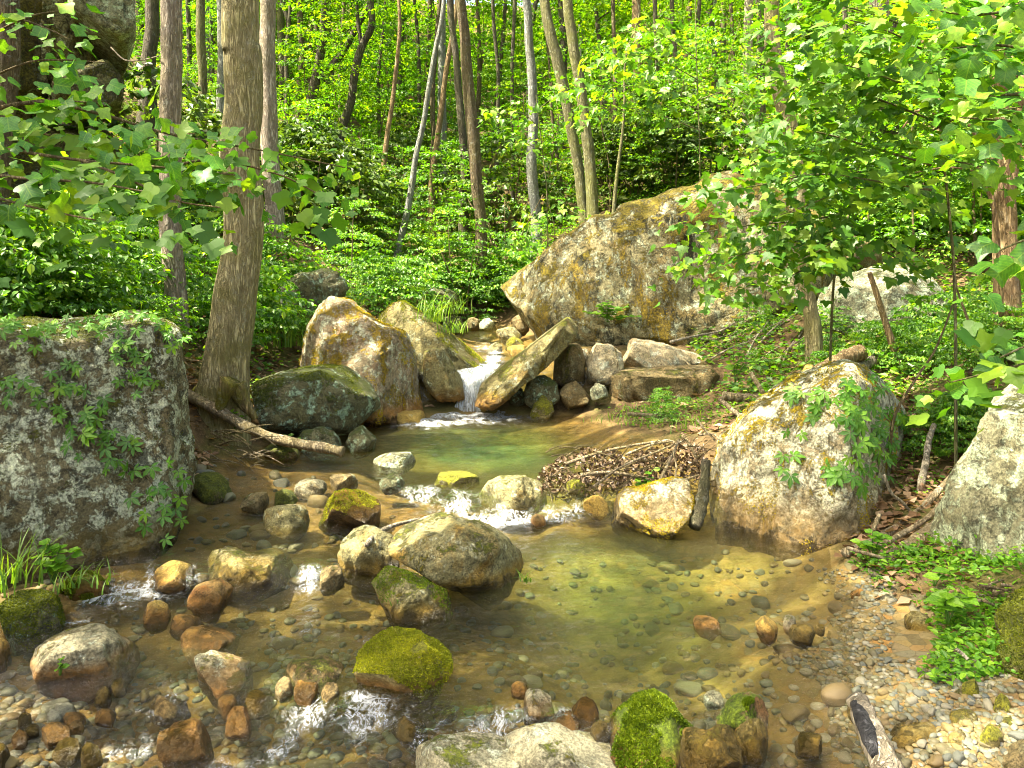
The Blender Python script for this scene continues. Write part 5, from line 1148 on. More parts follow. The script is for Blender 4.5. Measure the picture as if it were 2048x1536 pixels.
def leafy(root, C, kind, n, size, spread, rs, t0=.15, face=.5, cap=[300], hang=.35, extra=None):
    """leaves on short twigs along a branch path C"""
    for k in range(n):
        t = t0 + (1-t0)*rs.rand(); i = int(t*(len(C)-1)); tan = unit(C[min(i+1, len(C)-1)] - C[max(i-1, 0)])
        side = unit(np.cross(tan, (0, 0, 1.0)))*(1 if rs.rand() < .5 else -1)
        p = C[i] + side*spread*rs.uniform(.1, 1) + tan*spread*rs.uniform(-.2, .7) + np.array((0, 0, rs.normal(0, .09) - .05*rs.rand()))
        U = side*.6 + tan*.6 + rs.normal(0, .45, 3); U[2] -= hang*rs.uniform(.3, 2)
        N = np.array((0, -face, 1.0)) + rs.normal(0, .42, 3)
        s = size*rs.uniform(.45, 1.25)
        if cap[0] > 0: put_leaf(root, kind, p, U, N, s, k); cap[0] -= 1
        elif extra is not None: extra.append((p, U, N, s))
def spare(root, extra, tmpl, mat):
    if not extra: return
    P, U, N, s = (np.array([e[i] for e in extra]) for i in range(4))
    V, T = leafgeo(P, U, N, s, tmpl)
    part(root, 'foliage', V, T, LEAF[mat], {'var': np.repeat(RS.rand(len(P)), len(tmpl[0]))}, False, kind='stuff')

rs = np.random.RandomState(3)
t = thing('tulip_sapling', 'broad-leaved tulip tree branch reaching in from the left across the trunks', 'sapling', at(-160, 560, 3.3))
t.location.z = H(t.location.x, t.location.y)[0]
b0 = t.location
V, Fs = tube(catmull([(b0.x, b0.y, b0.z-.1), at(-150, 420, 3.3), at(-140, 250, 3.3), at(-150, 60, 3.35)], 24), np.linspace(.035, .018, 24), 9, .1); part(t, 'stem', V, Fs, BARK['twig'])
cap = [300]; ex = []
for pts, D0, D1, n, r in [([(-140,250),(60,205),(190,225),(340,268),(520,300),(690,335)], 3.3, 3.7, 46, .011), ([(-140,280),(20,300),(160,320),(330,335),(470,350)], 3.3, 3.2, 44, .010), ([(-140,250),(0,215),(90,200),(180,205)], 3.3, 3.5, 22, .008),
      ([(-140,330),(30,355),(180,365),(300,385)], 3.3, 2.9, 34, .009), ([(-140,360),(10,400),(90,420),(190,440)], 3.3, 2.8, 12, .007), ([(330,335),(430,320),(560,350),(640,390)], 3.2, 3.4, 30, .007), ([(160,320),(240,350),(350,400),(440,415)], 3.2, 3.0, 24, .007), ([(-140,200),(-20,240),(120,275),(260,300)], 3.3, 3.6, 30, .008)]:
    C = branch(t, pts, D0, D1, r, .003); leafy(t, C, 'tulip', int(n*2.3), .078, .21, rs, .08, .6, cap, .3, ex)
spare(t, ex, T_TULIP, 'maples')
t = thing('tulip_twig', 'sparse sunlit leafy twig hanging in front of the upper left cliff', 'sapling', at(-120, 640, 4.4)); t.location.z = H(t.location.x, t.location.y)[0]
b0 = t.location
V, Fs = tube(catmull([(b0.x, b0.y, b0.z-.1), at(-125, 400, 4.4), at(-110, 150, 4.4), at(-80, -40, 4.4)], 20), np.linspace(.028, .012, 20), 8); part(t, 'stem', V, Fs, BARK['twig'])
for pts, n in [([(-110,120),(0,60),(70,30),(140,20)], 12), ([(-100,90),(20,40),(100,60),(140,80)], 10), ([(-110,200),(40,130),(120,120),(210,125)], 8)]:
    C = branch(t, pts, 4.4, 4.2, .008, .003); leafy(t, C, 'tulip', n*2, .085, .16, rs, .25, .6, [99], .25)

# right: maples
def maple(label, base, D, stem, limbs, size=.12, spread=.30, kind='maple', seed=0, cap=300, sr=(.011, .007), dens=1.0, face=.45, bark='olive'):
    rs = np.random.RandomState(seed); p0 = at(*base, D); z = H(p0[0], p0[1])[0]
    t = thing('maple_sapling', label, 'sapling', (p0[0], p0[1], z))
    Q = [np.array((p0[0], p0[1], z-.1))] + [at(x, y, D) for x, y in stem]
    V, Fs = tube(catmull(Q, 30), np.linspace(sr[0], sr[1], 30), 9, .1); part(t, 'stem', V, Fs, BARK[bark])
    c = [cap]; ex = []
    for pts, D0, D1, n in limbs:
        C = branch(t, pts, D0, D1, .009, .003, bark); leafy(t, C, kind, int(n*dens), size, spread, rs, .12, face, c, .25, ex)
    spare(t, ex, T_MAPLE if kind == 'maple' else T_TULIP, 'maples')
    return t
maple('maple sapling with bright layered leaves spilling left over the pale boulder', (1655,652), 5.9, [(1668,560),(1700,420),(1726,280),(1740,120)],
 [([(1715,420),(1620,440),(1500,450),(1370,470)],5.9,5.4,60), ([(1712,450),(1600,480),(1480,510),(1340,548)],5.9,5.3,62), ([(1725,350),(1620,350),(1520,370),(1420,385)],5.9,5.5,58), ([(1710,480),(1640,520),(1560,560),(1440,585)],5.9,5.4,50), ([(1730,300),(1650,300),(1590,310),(1500,330)],5.9,5.6,44),
  ([(1710,500),(1760,500),(1800,520),(1850,540)],5.9,5.6,26), ([(1720,380),(1800,370),(1860,390),(1900,420)],5.9,5.6,34), ([(1712,430),(1680,470),(1640,500),(1600,520)],5.9,5.0,50), ([(1725,340),(1690,370),(1640,400),(1560,430)],5.9,5.1,50), ([(1735,240),(1690,250),(1640,260),(1570,280)],5.9,5.5,40)], .088, .28, seed=1, face=.6, dens=2.8)
maple('tall maple with dense canopy leaves filling the upper right', (1912,690), 5.2, [(1910,600),(1900,440),(1880,240),(1875,-40)],
 [([(1862,330),(1760,300),(1660,270),(1560,250)],5.2,5.0,60), ([(1865,240),(1760,200),(1660,170),(1540,140)],5.2,5.0,64), ([(1868,150),(1770,110),(1660,80),(1560,60)],5.2,5.0,60), ([(1870,80),(1780,40),(1680,10),(1580,-10)],5.2,5.0,50), ([(1865,260),(1930,230),(1990,220),(2080,210)],5.2,4.6,44), ([(1868,160),(1930,120),(2000,100),(2090,90)],5.2,4.6,50), ([(1870,60),(1950,30),(2020,10),(2100,0)],5.2,4.6,50),
  ([(1862,380),(1800,370),(1740,360),(1680,350)],5.2,4.8,34), ([(1868,200),(1830,180),(1760,150),(1690,130)],5.2,4.4,50), ([(1868,120),(1830,90),(1770,60),(1700,40)],5.2,4.3,50), ([(1866,300),(1900,320),(1950,330),(2010,350)],5.2,4.8,20)], .088, .32, seed=2, face=.4, dens=3.2)
maple('shaded maple with broad drooping leaves hanging in at the right edge', (2180,900), 3.2, [(2170,700),(2160,400),(2150,150),(2140,-30)],
 [([(2155,260),(2080,250),(2000,240),(1920,235)],3.2,3.0,26), ([(2158,200),(2080,190),(2000,190),(1900,200)],3.2,3.1,30), ([(2150,120),(2070,100),(1980,90),(1880,100)],3.2,3.2,34), ([(2150,40),(2050,20),(1950,30),(1860,20)],3.2,3.2,30), ([(2165,480),(2100,470),(2050,480),(2000,500)],3.2,3.0,10), ([(2172,690),(2110,690),(2060,690),(2000,715)],3.2,3.0,16), ([(2175,740),(2100,720),(2000,740),(1900,765)],3.2,3.0,22)], .085, .19, 'tulip', seed=3, face=.45, dens=2.2)
maple('maple with deep green boughs in front of the centre right trunks', (1400,420), 12.0, [(1400,330),(1396,200),(1392,80),(1390,-30)],
 [([(1398,220),(1330,190),(1240,170),(1120,180)],12,11.4,70), ([(1398,260),(1320,230),(1240,215),(1130,230)],12,11.4,60), ([(1396,160),(1320,120),(1240,110),(1180,130)],12,11.4,60), ([(1396,200),(1460,180),(1500,190),(1560,200)],12,11.6,50), ([(1396,120),(1340,80),(1290,60),(1220,70)],12,11.6,50), ([(1398,280),(1440,270),(1480,260),(1530,280)],12,11.5,40)], .13, .42, seed=4, face=.4, cap=300, dens=1.6)
maple('small tree with grey glinting leaves right of the central curving trunk', (1095,470), 12.6, [(1094,400),(1088,330),(1080,260),(1072,190)],
 [([(1082,260),(1050,230),(1010,225),(975,240)],12.6,12.3,34), ([(1076,220),(1100,200),(1120,190),(1150,200)],12.6,12.3,26), ([(1094,420),(1080,425),(1060,450),(1050,480)],12.6,12.0,22), ([(1094,400),(1120,400),(1140,420),(1160,430)],12.6,12.0,22), ([(1086,300),(1060,290),(1040,280),(1010,270)],12.6,12.2,22)], .12, .30, seed=5, face=.35, dens=1.6)

# arching vine by the twin-stemmed trunk
t = thing('woody_vine', 'bare woody vine arching left from the twin-stemmed trunk', 'vine', at(1992, 520, 6.2))
for pts, r in [([(2004,640),(1996,500),(1985,400),(1970,330),(1948,265),(1910,222),(1870,210),(1835,222),(1808,252),(1796,270)], .022), ([(2000,600),(1990,440),(1966,360),(1935,300),(1900,255),(1862,225),(1830,222)], .014), ([(1985,400),(1960,350),(1900,335),(1830,345)], .010)]:
    branch(t, pts, 6.2, 6.0, r, .006, 'red', 40, 'stem')
for pts, lab, D in [([(1780,900),(1790,830),(1830,760),(1870,700),(1905,610),(1912,560)], 'bowed twig leaning right from the streaked boulder', 5.2), ([(1940,650),(1925,610),(1912,570),(1908,520)], 'short bare twig beside the tall maple stem', 6.0)]:
    t = thing('bare_vine', lab, 'vine', at(*pts[0], D)); branch(t, pts, D, D, .011, .005, 'twig', 20, 'stem')
t = thing('bare_twig', 'pale curved twig stretched between the cliff and the pale trunk', 'twig', at(240, 110, 8.2)); branch(t, [(222,95),(250,120),(285,120),(318,112)], 8.2, 7.3, .008, .006, 'silver', 14, 'stem')

# ---------------------------------------------------------------- creeper on the boulders
def creeper(label, rock_label, leaves, size, kind='creeper', vines=()):
    t = None; rs = np.random.RandomState(len(leaves))
    for px, py in leaves:
        h = cast(rock_label, px, py)
        if h is None: continue
        p, n = h
        if t is None: t = thing('creeper_vine', label, 'creeper', p)
        U = np.array((rs.normal()*.8, -.25, -.8 + rs.normal()*.5))
        N = n*.7 + np.array((0, -.6, .55)) + rs.normal(0, .22, 3)
        put_leaf(t, kind, p + n*rs.uniform(.02, .05), U, N, size*rs.uniform(.7, 1.25))
    for path in vines:
        Q = [cast(rock_label, x, y) for x, y in path]; Q = [q[0] + q[1]*.006 for q in Q if q]
        if len(Q) > 2: V, Fs = tube(catmull(Q, 26), .003, 5); part(t, 'stem', V, Fs, BARK['twig'])
def around(cs, r, rs): return [(x + rs.normal()*r, y + rs.normal()*r*.8) for x, y, n in cs for _ in range(n)]
rs = np.random.RandomState(12)
creeper('five-leafleted creeper trailing down the face of the giant boulder', GIANT, around([(110,840,4),(150,850,5),(190,815,4),(220,870,5),(180,880,4),(215,905,4),(250,890,4),(120,770,3)], 18, rs) + [(140,868),(165,820),(205,795)], .062, vines=[[(175,760),(170,830),(200,880),(240,920),(300,960),(320,1020),(330,1070)]])
creeper('bright creeper leaves hanging at the right corner of the giant boulder', GIANT, [(238,945),(275,940),(300,935),(335,925),(345,940),(310,975),(262,995),(297,990),(330,985),(322,1010),(345,995),(296,1025),(325,1030),(348,1015),(350,1040),(286,1050),(330,1072),(355,965)], .062)
creeper('creeper patch on the upper corner of the giant boulder', GIANT, around([(250,680,5),(270,720,6),(240,700,4),(280,760,5),(255,770,4),(230,660,4)], 16, rs), .055, vines=[[(260,650),(250,700),(270,750),(270,790)]])
creeper('creeper fringe spilling over the mossy top edge of the giant boulder', GIANT, around([(30,655,5),(80,660,5),(140,655,5),(190,655,6),(240,648,6),(300,645,5),(330,660,5),(345,690,5)], 14, rs), .062)
creeper('few dark creeper leaves at the upper left of the giant boulder', GIANT, around([(45,680,5),(20,670,4),(30,760,3),(10,775,3),(70,790,3),(140,740,4),(135,780,3)], 13, rs), .055)
creeper('leafy creeper covering the shaded side of the yellow-streaked boulder', YEL, around([(1700,850,7),(1740,870,8),(1720,890,7),(1690,930,8),(1720,950,7),(1660,945,5),(1700,810,7),(1650,800,6),(1600,800,5),(1760,900,5),(1640,820,5),(1730,800,6),(1770,850,8),(1740,780,8),(1690,780,6),(1780,900,8),(1800,830,7)], 18, rs), .07, vines=[[(1600,800),(1660,830),(1700,890),(1700,950)]])
creeper('three pale creeper leaves on the sunlit face of the yellow-streaked boulder', YEL, [(1570,912),(1590,915),(1575,945),(1590,955),(1578,868),(1605,872)], .066)

# ---------------------------------------------------------------- herbs, grass
def herb(label, base, stems, n, size, spread, kind=T_OVAL, mat='herb', name='herb', cat='plant', seed=0, D=None, group=None):
    rs = np.random.RandomState(seed + 40); p = at(*base, D) if D else gpt(*base); t = thing(name, label, cat, p, group); p = np.array(t.location)
    for k, (dx, dz) in enumerate(stems):
        tip = p + np.array((dx, rs.normal()*.05, dz)); C = catmull([p - (0, 0, .03), p + np.array((dx*.35, 0, dz*.6)), tip], 10)
        V, Fs = tube(C, np.linspace(.005, .0025, 10), 5); part(t, 'stem', V, Fs, LEAF['grass'])
        for j in range(n):
            q = C[int(3 + 6*j/max(n-1, 1))]; a = j*2.4 + rs.rand()
            U = np.array((math.cos(a), math.sin(a), .15)); o = put_leaf(t, 'oval', q, U, np.array((0, -.3, 1)) + rs.normal(0, .25, 3), size*rs.uniform(.8, 1.2))
            o.data = HERBL
    return t
HERBL = mk_mesh('leaf', T_OVAL[0]*np.array((1.25, 1, 1)), T_OVAL[1], leaf_mat('herb_leaf_single', (.06,.17,.012), (.11,.27,.014), (.20,.36,.02), .5, .04, True), smooth=False)
herb('bright green upright herb growing at the foot of the giant boulder', (108,1158), [(-.02,.20),(.10,.13),(-.12,.10),(.03,.16)], 8, .060, .1, seed=1, D=3.85)
herb('small pale green sprout on the flat-topped pale grey boulder', (120,1335), [(0,.03),(.02,.02)], 3, .025, .05, seed=2, D=3.0)
herb('green leafy sprig sprouting from the driftwood heap', (1290,985), [(-.03,.10),(.06,.16),(0,.08)], 6, .055, .1, seed=3, D=5.25)
herb('green herb with wide leaves behind the brown block end', (1470,760), [(-.03,.30),(.10,.36),(.2,.2)], 8, .085, .1, seed=4, D=7.6)
herb('leafy green sprout between the stick bundle and the streaked boulder', (1745,1110), [(0,.12),(.07,.10),(-.08,.08)], 7, .055, .1, seed=5, D=4.15)
herb('low shaded herb on the dark left shore by the fallen log', (575,895), [(0,.10),(.08,.08),(-.07,.06)], 6, .05, .1, seed=6, D=6.4)
herb('dark green herb under the thick trunk beside the low dark boulder', (470,850), [(0,.12),(-.12,.10),(.1,.08)], 7, .055, .1, seed=7, D=6.3)
herb('violet-leaved round herb clump in the green patch on the gravel', (1895,1235), [(-.03,.10),(.05,.12),(.1,.07)], 4, .075, .1, seed=8, D=3.35)
herb('single broad green leaf plant below the right edge boulder', (1868,1160), [(0,.03),(.09,.03)], 2, .075, .1, seed=9, D=3.7)
herb('fern-like sprig growing on the face of the pale boulder', (1215,640), [(-.25,.10),(.0,.25),(.25,.18),(.4,.05),(-.1,.2)], 12, .10, .1, seed=10, D=9.85)
def grass(label, base, n, h, spread, seed, D=None, bend=.5, mat='grass', group='grass tufts'):
    rs = np.random.RandomState(seed); p = at(*base, D) if D else gpt(*base); Vs, Qs = [], []; o = 0
    for k in range(n):
        r = p + np.array((rs.normal()*spread, rs.normal()*spread, -.02)); a = rs.rand()*6.28; L = h*rs.uniform(.5, 1.2); bd = bend*rs.uniform(.3, 1.3)
        d = np.array((math.cos(a), math.sin(a), 0)); sd = np.array((-d[1], d[0], 0))*.0035*(1 + L*1.5)
        for j in range(6):
            u = j/5; c = r + d*bd*L*u*u + np.array((0, 0, L*(u - .35*bd*u*u))); wv = (1 - u**1.5) + .05
            Vs += [c - sd*wv, c + sd*wv]
        Qs += [(o+2*j, o+2*j+1, o+2*j+3, o+2*j+2) for j in range(5)]; o += 12
    Vs = np.array(Vs)
    t = obj('grass_tuft', mk_mesh('grass_tuft', Vs - p, np.array(Qs), LEAF[mat], {'var': np.repeat(rs.rand(n), 12)}), None, label, 'grass', group, loc=p)
grass('bright arching grass tuft on the back of the triangular slab', (865,640), 70, .42, .09, 1, 9.0, .8)
grass('long grass tuft left of the peaked pinkish boulder', (575,690), 60, .50, .10, 2, 8.4, .8)
grass('fresh green grass tuft on the crest of the triangular slab', (905,662), 60, .22, .10, 3, 8.95, .8)
grass('grass tuft at the left edge in front of the giant boulder', (15,1165), 55, .28, .07, 4, 3.75, .7)
grass('wispy grass by the roots of the bright herb', (150,1165), 40, .12, .07, 5, 3.8, 1.0)
grass('small grass tuft on the angular pale boulder in mid-stream', (800,1200), 22, .05, .03, 6, 3.66, .8)
grass('grass clump on the shelf under the brown block', (1310,822), 50, .12, .2, 7, 7.6, .8)
grass('grass clump at the right end of the grassy shelf', (1400,850), 80, .15, .18, 8, 7.0, .8)
grass('short grass by the upper pool edge', (1250,840), 70, .10, .15, 9, 7.3, .8)
grass('grass tuft overhanging the upper stream from the left', (905,625), 50, .35, .12, 10, 12.0, .9)
grass('grass sprig hanging at the right end of the humped boulder', (1045,1155), 16, .07, .02, 11, 4.05, 1.2)

mossy('round yellow-green mossy boulder standing in the rapids', 18000, 0.0064, 'mossg', .35, -.15, 1)
mossy('boulder with a shaggy bright green moss cap at the bottom edge', 18000, 0.0093, 'mossb', .62, -.2, 2, .12)
mossy('rock with a dark moss crown and a bare cream face right of the moss cap', 10000, 0.0081, 'mossb', .6, -.2, 3)
mossy('shaggy moss-covered boulder at the right edge beside the gravel', 18000, 0.0081, 'mossd', .0, -.4, 4, .5)
mossy('long cushion of dark green moss over a rock by the leafy herb', 10000, 0.0081, 'mossd', .0, -.4, 5, .4)
mossy('brown rock with green moss cap at the left picture edge above the rapids', 8000, 0.0070, 'mossd', .4, -.2, 6)
mossy('angular pale boulder with a patch of bright moss in front of the mid-stream cluster', 5200, 0.0064, 'mossb', .75, .02, 7)
mossy('square mossy rock with yellow lichen blotches above the left pond', 6000, 0.0064, 'mossg', .5, .0, 8)
mossy('peaked pinkish boulder with golden moss down its face, left of the waterfall', 14000, 0.0128, 'mossy', .0, .10, 9, .6)
mossy(YEL, 14000, 0.0093, 'mossy', .2, .14, 10, .6)
mossy(GIANT, 16000, 0.0093, 'mossd', .55, -.1, 11)
mossy('yellow mossed boulder sitting in the pool left of the streaked boulder', 7000, 0.0064, 'mossy', .3, .02, 13, .6)
mossy('low dark green boulder with round pale lichen spots under the big trunk', 10000, 0.0104, 'mossd', .5, -.05, 14)
mossy('long triangular olive slab sloping down to the top of the waterfall', 8000, 0.0128, 'mossg', .6, -.05, 15)
# ground cover: uncountable small leaves
def cover(name, boxes, n, size, mat, lift=.03, tmpl=T_OVAL, tilt=.45, cond=None, nclump=0):
    rs = np.random.RandomState(len(name)); P = []
    for (x0, x1, y0, y1), w in boxes:
        m_ = int(n*w); q = np.stack([rs.uniform(x0, x1, m_), rs.uniform(y0, y1, m_)], 1)
        c = fbm(np.stack([q[:, 0]*1.6, q[:, 1]*1.6, q[:, 0]*0], 1), 3, seed=len(name)); q = q[c > -.25 + rs.normal(0, .15, m_)]; P.append(q)
    q = np.vstack(P); h = H(q[:, 0], q[:, 1]); k = h > Wl(q[:, 0], q[:, 1])*(q[:, 1] < 14) + .05
    if cond is not None: k &= cond(q[:, 0], q[:, 1], h)
    q, h = q[k], h[k]; N_ = len(q)
    p = np.stack([q[:, 0], q[:, 1], h + np.abs(rs.normal(0, lift, N_)) + .005], 1); a = rs.uniform(0, 6.28, N_)
    U = np.stack([np.cos(a), np.sin(a), rs.normal(0, .3, N_)], 1); Nn = np.array((0, 0, 1.0)) + rs.normal(0, tilt, (N_, 3))
    V, T = leafgeo(p, U, Nn, size*rs.uniform(.5, 1.3, N_), tmpl)
    obj(name, mk_mesh(name, V, T, LEAF[mat], {'var': np.repeat(rs.rand(N_), len(tmpl[0]))}, smooth=False), kind='stuff')
cover('leaf_litter', [((-8,9,6,22),.7),((1.6,4.5,3.6,7),.15),((-4,-1.5,5,9),.15)], 42000, .075, 'litter', .012, T_DIA, .35)
cover('undergrowth', [((-9,-1.2,7,18),.40),((4.2,9,6.0,18),.5),((2.2,4.2,9,18),.16),((2.2,4.2,6.0,9),.06),((-3,4,11,18),.15)], 60000, .07, 'mid', .10, T_DIA, .5)
cover('distant_undergrowth', [((-45,45,18,60),1)], 60000, .30, 'far', .25, T_DIA, .6)
cover('ground_cover', [((1.62,2.6,2.9,4.2),.55),((2.6,4.2,4.4,7.5),.28),((1.0,2.6,6.6,8.0),.15)], 14000, .030, 'herb', .035, T_OVAL, .6, lambda x, y, h: (x - 1.72 + .12*np.sin(y*9) > 0) | (y > 4.4))

# ---------------------------------------------------------------- logs, sticks, driftwood
def log(label, pts, D0, D1, r0, r1, bark, name='log', cat='log', sides=14, group='logs and branches on the banks', wob=.18, seed=0):
    Q = np.array([at(x, y, D0 + (D1-D0)*i/(len(pts)-1)) for i, (x, y) in enumerate(pts)]); n = 36
    C = catmull(Q, n); R = np.linspace(r0, r1, n)*(1 + .08*np.sin(np.arange(n)*.9 + seed))
    V, Fs = tube(C, R, sides, wob, seed); c = V.mean(0)
    return obj(name, mk_mesh(name, V - c, Fs, BARK[bark]), None, label, cat, group, loc=c)
log('long bare log slanting down from the thick trunk to the left pool', [(372,788),(430,818),(490,852),(560,880),(640,895),(686,904)], 6.3, 6.1, .045, .040, 'dead', sides=16, seed=1)
log('charred log end rising from the bottom edge at the right', [(1716,1404),(1735,1450),(1762,1510),(1800,1600)], 2.62, 2.25, .036, .048, 'silver', 'log', 'log', 18, seed=2)
lg = [o for o in COL.objects if o.get('label', '').startswith('charred log')][0]
V, Fs = tube(catmull([at(1711,1408,2.575), at(1725,1440,2.485), at(1738,1472,2.408), at(1750,1512,2.335)], 20), .027*np.sin(np.linspace(.35, 2.9, 20))**.5, 12, .2, 5); part(lg, 'charred_patch', V, Fs, BARK['char'])
log('curved grey driftwood stick lying on the mid-stream boulders', [(733,1090),(752,1068),(790,1050),(840,1038)], 4.15, 4.55, .016, .009, 'silver', 'stick', 'stick', seed=4)
log('upright dark water-worn log against the streaked boulder', [(1412,920),(1408,975),(1400,1020),(1388,1055)], 4.95, 4.75, .030, .045, 'dark', seed=5)
log('thick mossy log lying level behind the streaked boulder', [(1740,778),(1800,772),(1870,768),(1960,762)], 6.6, 6.9, .075, .065, 'mosslog', seed=6)
log('thin straight pole just below the thick mossy log', [(1770,802),(1830,801),(1890,803),(1928,805)], 6.2, 6.3, .022, .020, 'mosslog', seed=7)
log('pale splintered log with a bare sunlit end above the streaked boulder', [(1706,748),(1735,728),(1765,712),(1800,702)], 6.9, 7.2, .055, .045, 'silver', seed=8)
log('orange-rotted log sloping to the streaked boulder from the grey slanting boulder', [(1600,770),(1640,745),(1680,722),(1720,705)], 6.5, 7.0, .065, .075, 'red', seed=9)
log('distant mossy log on the right slope under the grey slanting boulder', [(1730,620),(1830,618),(1920,612),(2000,602)], 8.6, 8.8, .055, .05, 'mosslog', seed=10)
log('second distant mossy log nearer the twin-stemmed trunk', [(1790,628),(1860,632),(1930,625),(1985,632)], 8.3, 8.0, .04, .035, 'mosslog', seed=11)
log('short brown log butt on the litter right of the brown block', [(1446,792),(1480,795),(1530,797)], 7.2, 7.2, .042, .040, 'dead', seed=12)
log('leaning stick above the short brown log butt', [(1500,745),(1515,768),(1530,792)], 7.3, 7.2, .024, .022, 'dead', seed=13)
log('thin stick slanting from the short log butt to the pool shelf', [(1440,798),(1465,820),(1490,838)], 7.1, 6.8, .022, .02, 'dead', seed=14)
log('fallen grey trunk across the slope above the triangular slab', [(690,543),(740,552),(790,566),(832,580)], 11.8, 12.0, .065, .05, 'dead', seed=15)
log('mossy log lying above the peaked boulder', [(770,598),(810,600),(850,602)], 11.0, 11.2, .05, .045, 'mosslog', seed=16)
log('brown broken log beside the mossy log above the peaked boulder', [(725,590),(770,600),(820,612)], 10.8, 10.9, .045, .04, 'red', seed=17)
log('thin dead branch sticking up behind the fallen grey trunk', [(812,570),(800,545),(790,525)], 11.8, 11.8, .012, .006, 'silver', 'branch', 'branch', seed=18)
log('thick weathered log end at the foot of the right edge boulder', [(1768,1130),(1805,1105),(1840,1080),(1880,1055)], 4.1, 4.4, .040, .048, 'dead', seed=19)
log('long curved branch rising right from the gravel toward the right edge boulder', [(1690,1105),(1740,1085),(1800,1050),(1850,1010),(1925,930)], 4.25, 4.9, .024, .020, 'dead', 'branch', 'branch', seed=20)
log('second branch lying parallel under the long curved one', [(1755,1095),(1800,1070),(1850,1040),(1880,1010)], 4.2, 4.6, .017, .015, 'dead', 'branch', 'branch', seed=21)
log('pale upright branch leaning against the right side of the streaked boulder', [(1838,985),(1850,930),(1858,880),(1868,850)], 5.0, 5.4, .024, .018, 'silver', 'branch', 'branch', seed=22)
log('crooked thin stick in front of the litter by the streaked boulder', [(1768,950),(1782,985),(1805,1005),(1825,1028)], 4.6, 4.7, .010, .008, 'silver', 'stick', 'stick', seed=23)
log('short stick standing at the bend of the long curved branch', [(1746,1062),(1752,1045),(1760,1028)], 4.4, 4.5, .014, .012, 'dead', 'stick', 'stick', seed=24)
log('yellowish thin stick by the leafy sprout at the right shore', [(1695,1096),(1730,1106),(1768,1116)], 4.1, 4.05, .010, .009, 'dead', 'stick', 'stick', seed=25)
log('pale stick pointing up the bank below the pale boulder', [(1340,684),(1390,672),(1440,662),(1470,645)], 9.0, 9.3, .016, .010, 'silver', 'stick', 'stick', seed=26)
log('small grey stick lying on the gravel in the green herbs', [(1912,1298),(1925,1308),(1935,1318)], 3.0, 2.98, .007, .007, 'silver', 'stick', 'stick', seed=27)
log('short mossy stick on the grassy shelf', [(1255,828),(1290,830),(1330,831)], 7.4, 7.4, .020, .018, 'dead', 'stick', 'stick', seed=28)
rs = np.random.RandomState(8)
for k in range(26):
    px, py = rs.uniform(1380, 1600), rs.uniform(655, 770); p = gpt(px, py, 5, 12); a = rs.uniform(-.5, 1.2); L = rs.uniform(.25, .8)
    q = p + np.array((math.cos(a)*L, math.sin(a)*L*.6, 0)); q[2] = H(q[0], q[1])[0] + rs.uniform(.02, .25); V, Fs = tube(catmull([p + (0, 0, .02), (p+q)/2 + (0, 0, .05), q], 8), np.linspace(.011, .005, 8)*rs.uniform(.5, 1.3), 6)
    obj('stick', mk_mesh('stick', V - p, Fs, BARK['silver' if k % 3 else 'dead']), None, 'thin dead stick scattered on the litter slope below the pale boulder', 'stick', 'sticks on the litter slope', loc=p)

# driftwood heap of leaves and sticks between the warm tan boulder and the streaked boulder
t = thing('driftwood_pile', 'heap of brown dead leaves and sticks dammed against the streaked boulder', 'driftwood', at(1250, 970, 5.35))
rs = np.random.RandomState(5); N_ = 3600
u = rs.uniform(0, 1, N_); cx = 1080 + 330*u; top = np.interp(u, [0, .12, .35, .55, .75, .9, 1], [945, 918, 898, 912, 886, 885, 892]); bot = np.interp(u, [0, .15, .5, .8, 1], [985, 1000, 985, 975, 965])
v_ = rs.uniform(0, 1, N_); py = top + (bot-top)*v_; D = 5.35 + .30*(1-v_) + rs.normal(0, .10, N_)
lump = fbm(np.stack([cx/26, py/26, cx*0], 1), 3, seed=4); kp = lump > -.35
P = np.stack([(cx-1024)/F*D, D, CZ-(py-HY)/F*D], 1)[kp]; P[:, 2] += .03*lump[kp]
V, T = leafgeo(P, rs.normal(size=P.shape), rs.normal(size=P.shape) + (0, -.3, .6), rs.uniform(.020, .05, len(P)), T_DIA)
part(t, 'leaves', V, T, leaf_mat('sodden_leaf', (.035,.022,.012), (.10,.065,.035), (.22,.15,.085), .1, .05), {'var': np.repeat(rs.rand(len(P))**1.3, 4)}, False, kind='stuff')
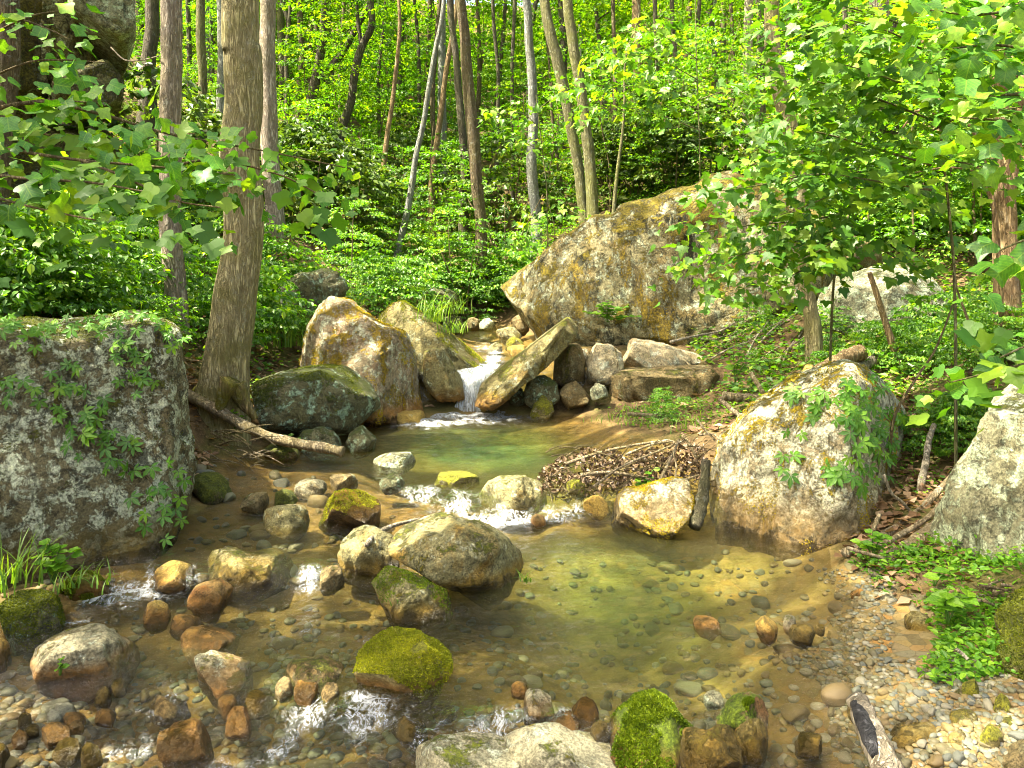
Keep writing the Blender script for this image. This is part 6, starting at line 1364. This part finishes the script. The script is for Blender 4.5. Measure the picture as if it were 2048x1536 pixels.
for pts, D0, D1, r in [([(1185,975),(1240,935),(1310,905),(1370,880)],5.0,5.3,.009), ([(1130,928),(1200,905),(1270,890),(1340,880)],5.45,5.5,.012), ([(1320,960),(1340,920),(1358,880)],5.0,5.2,.012), ([(1350,960),(1352,930),(1345,900)],5.0,5.1,.007), ([(1250,910),(1300,890),(1345,882)],5.4,5.4,.010),
      ([(1325,970),(1360,963),(1398,950)],4.95,5.0,.010), ([(1395,840),(1410,860),(1430,880)],5.5,5.4,.010), ([(1365,870),(1380,890),(1392,915)],5.3,5.2,.012), ([(1160,950),(1220,945),(1290,955)],5.25,5.25,.014), ([(1400,870),(1425,868),(1440,880)],5.5,5.3,.009), ([(1090,960),(1100,985),(1105,1005)],5.1,5.1,.004), ([(1290,968),(1292,990),(1285,1010)],5.0,5.0,.008)]:
    branch(t, pts, D0, D1, r, r*.7, 'dead', 14, 'stick')
for k in range(95):
    px, py = rs.uniform(1085, 1425), rs.uniform(890, 985); a = rs.uniform(-.6, .9); L = rs.uniform(20, 75)
    branch(t, [(px, py), (px + L*.5*math.cos(a), py - L*.5*math.sin(a) - 3), (px + L*math.cos(a), py - L*math.sin(a))], 5.2 + rs.normal()*.1, 5.25 + rs.normal()*.12, rs.uniform(.002, .006), .0015, 'twig', 7, 'stick')
# tangle of roots and twigs on the dark left shore, and by the right shore herbs
for lab, box, D, n in [('tangle of brown twigs and roots on the dark shore below the fallen log', (390,520,860,940), 6.0, 34), ('stack of broken sticks at the foot of the right edge boulder', (1940,2048,1165,1215), 3.45, 30)]:
    t = thing('twig_pile', lab, 'twigs', at((box[0]+box[1])/2, box[3], D))
    for k in range(n):
        px, py = rs.uniform(box[0], box[1]), rs.uniform(box[2], box[3]); a = rs.uniform(-.7, .3); L = rs.uniform(25, 80)
        branch(t, [(px, py), (px + L*.5*math.cos(a), py - L*.5*math.sin(a) - 4), (px + L*math.cos(a), py - L*math.sin(a))], D + rs.normal()*.1, D + rs.normal()*.1, rs.uniform(.004, .010), .002, 'twig' if k % 2 else 'dead', 8, 'stick')
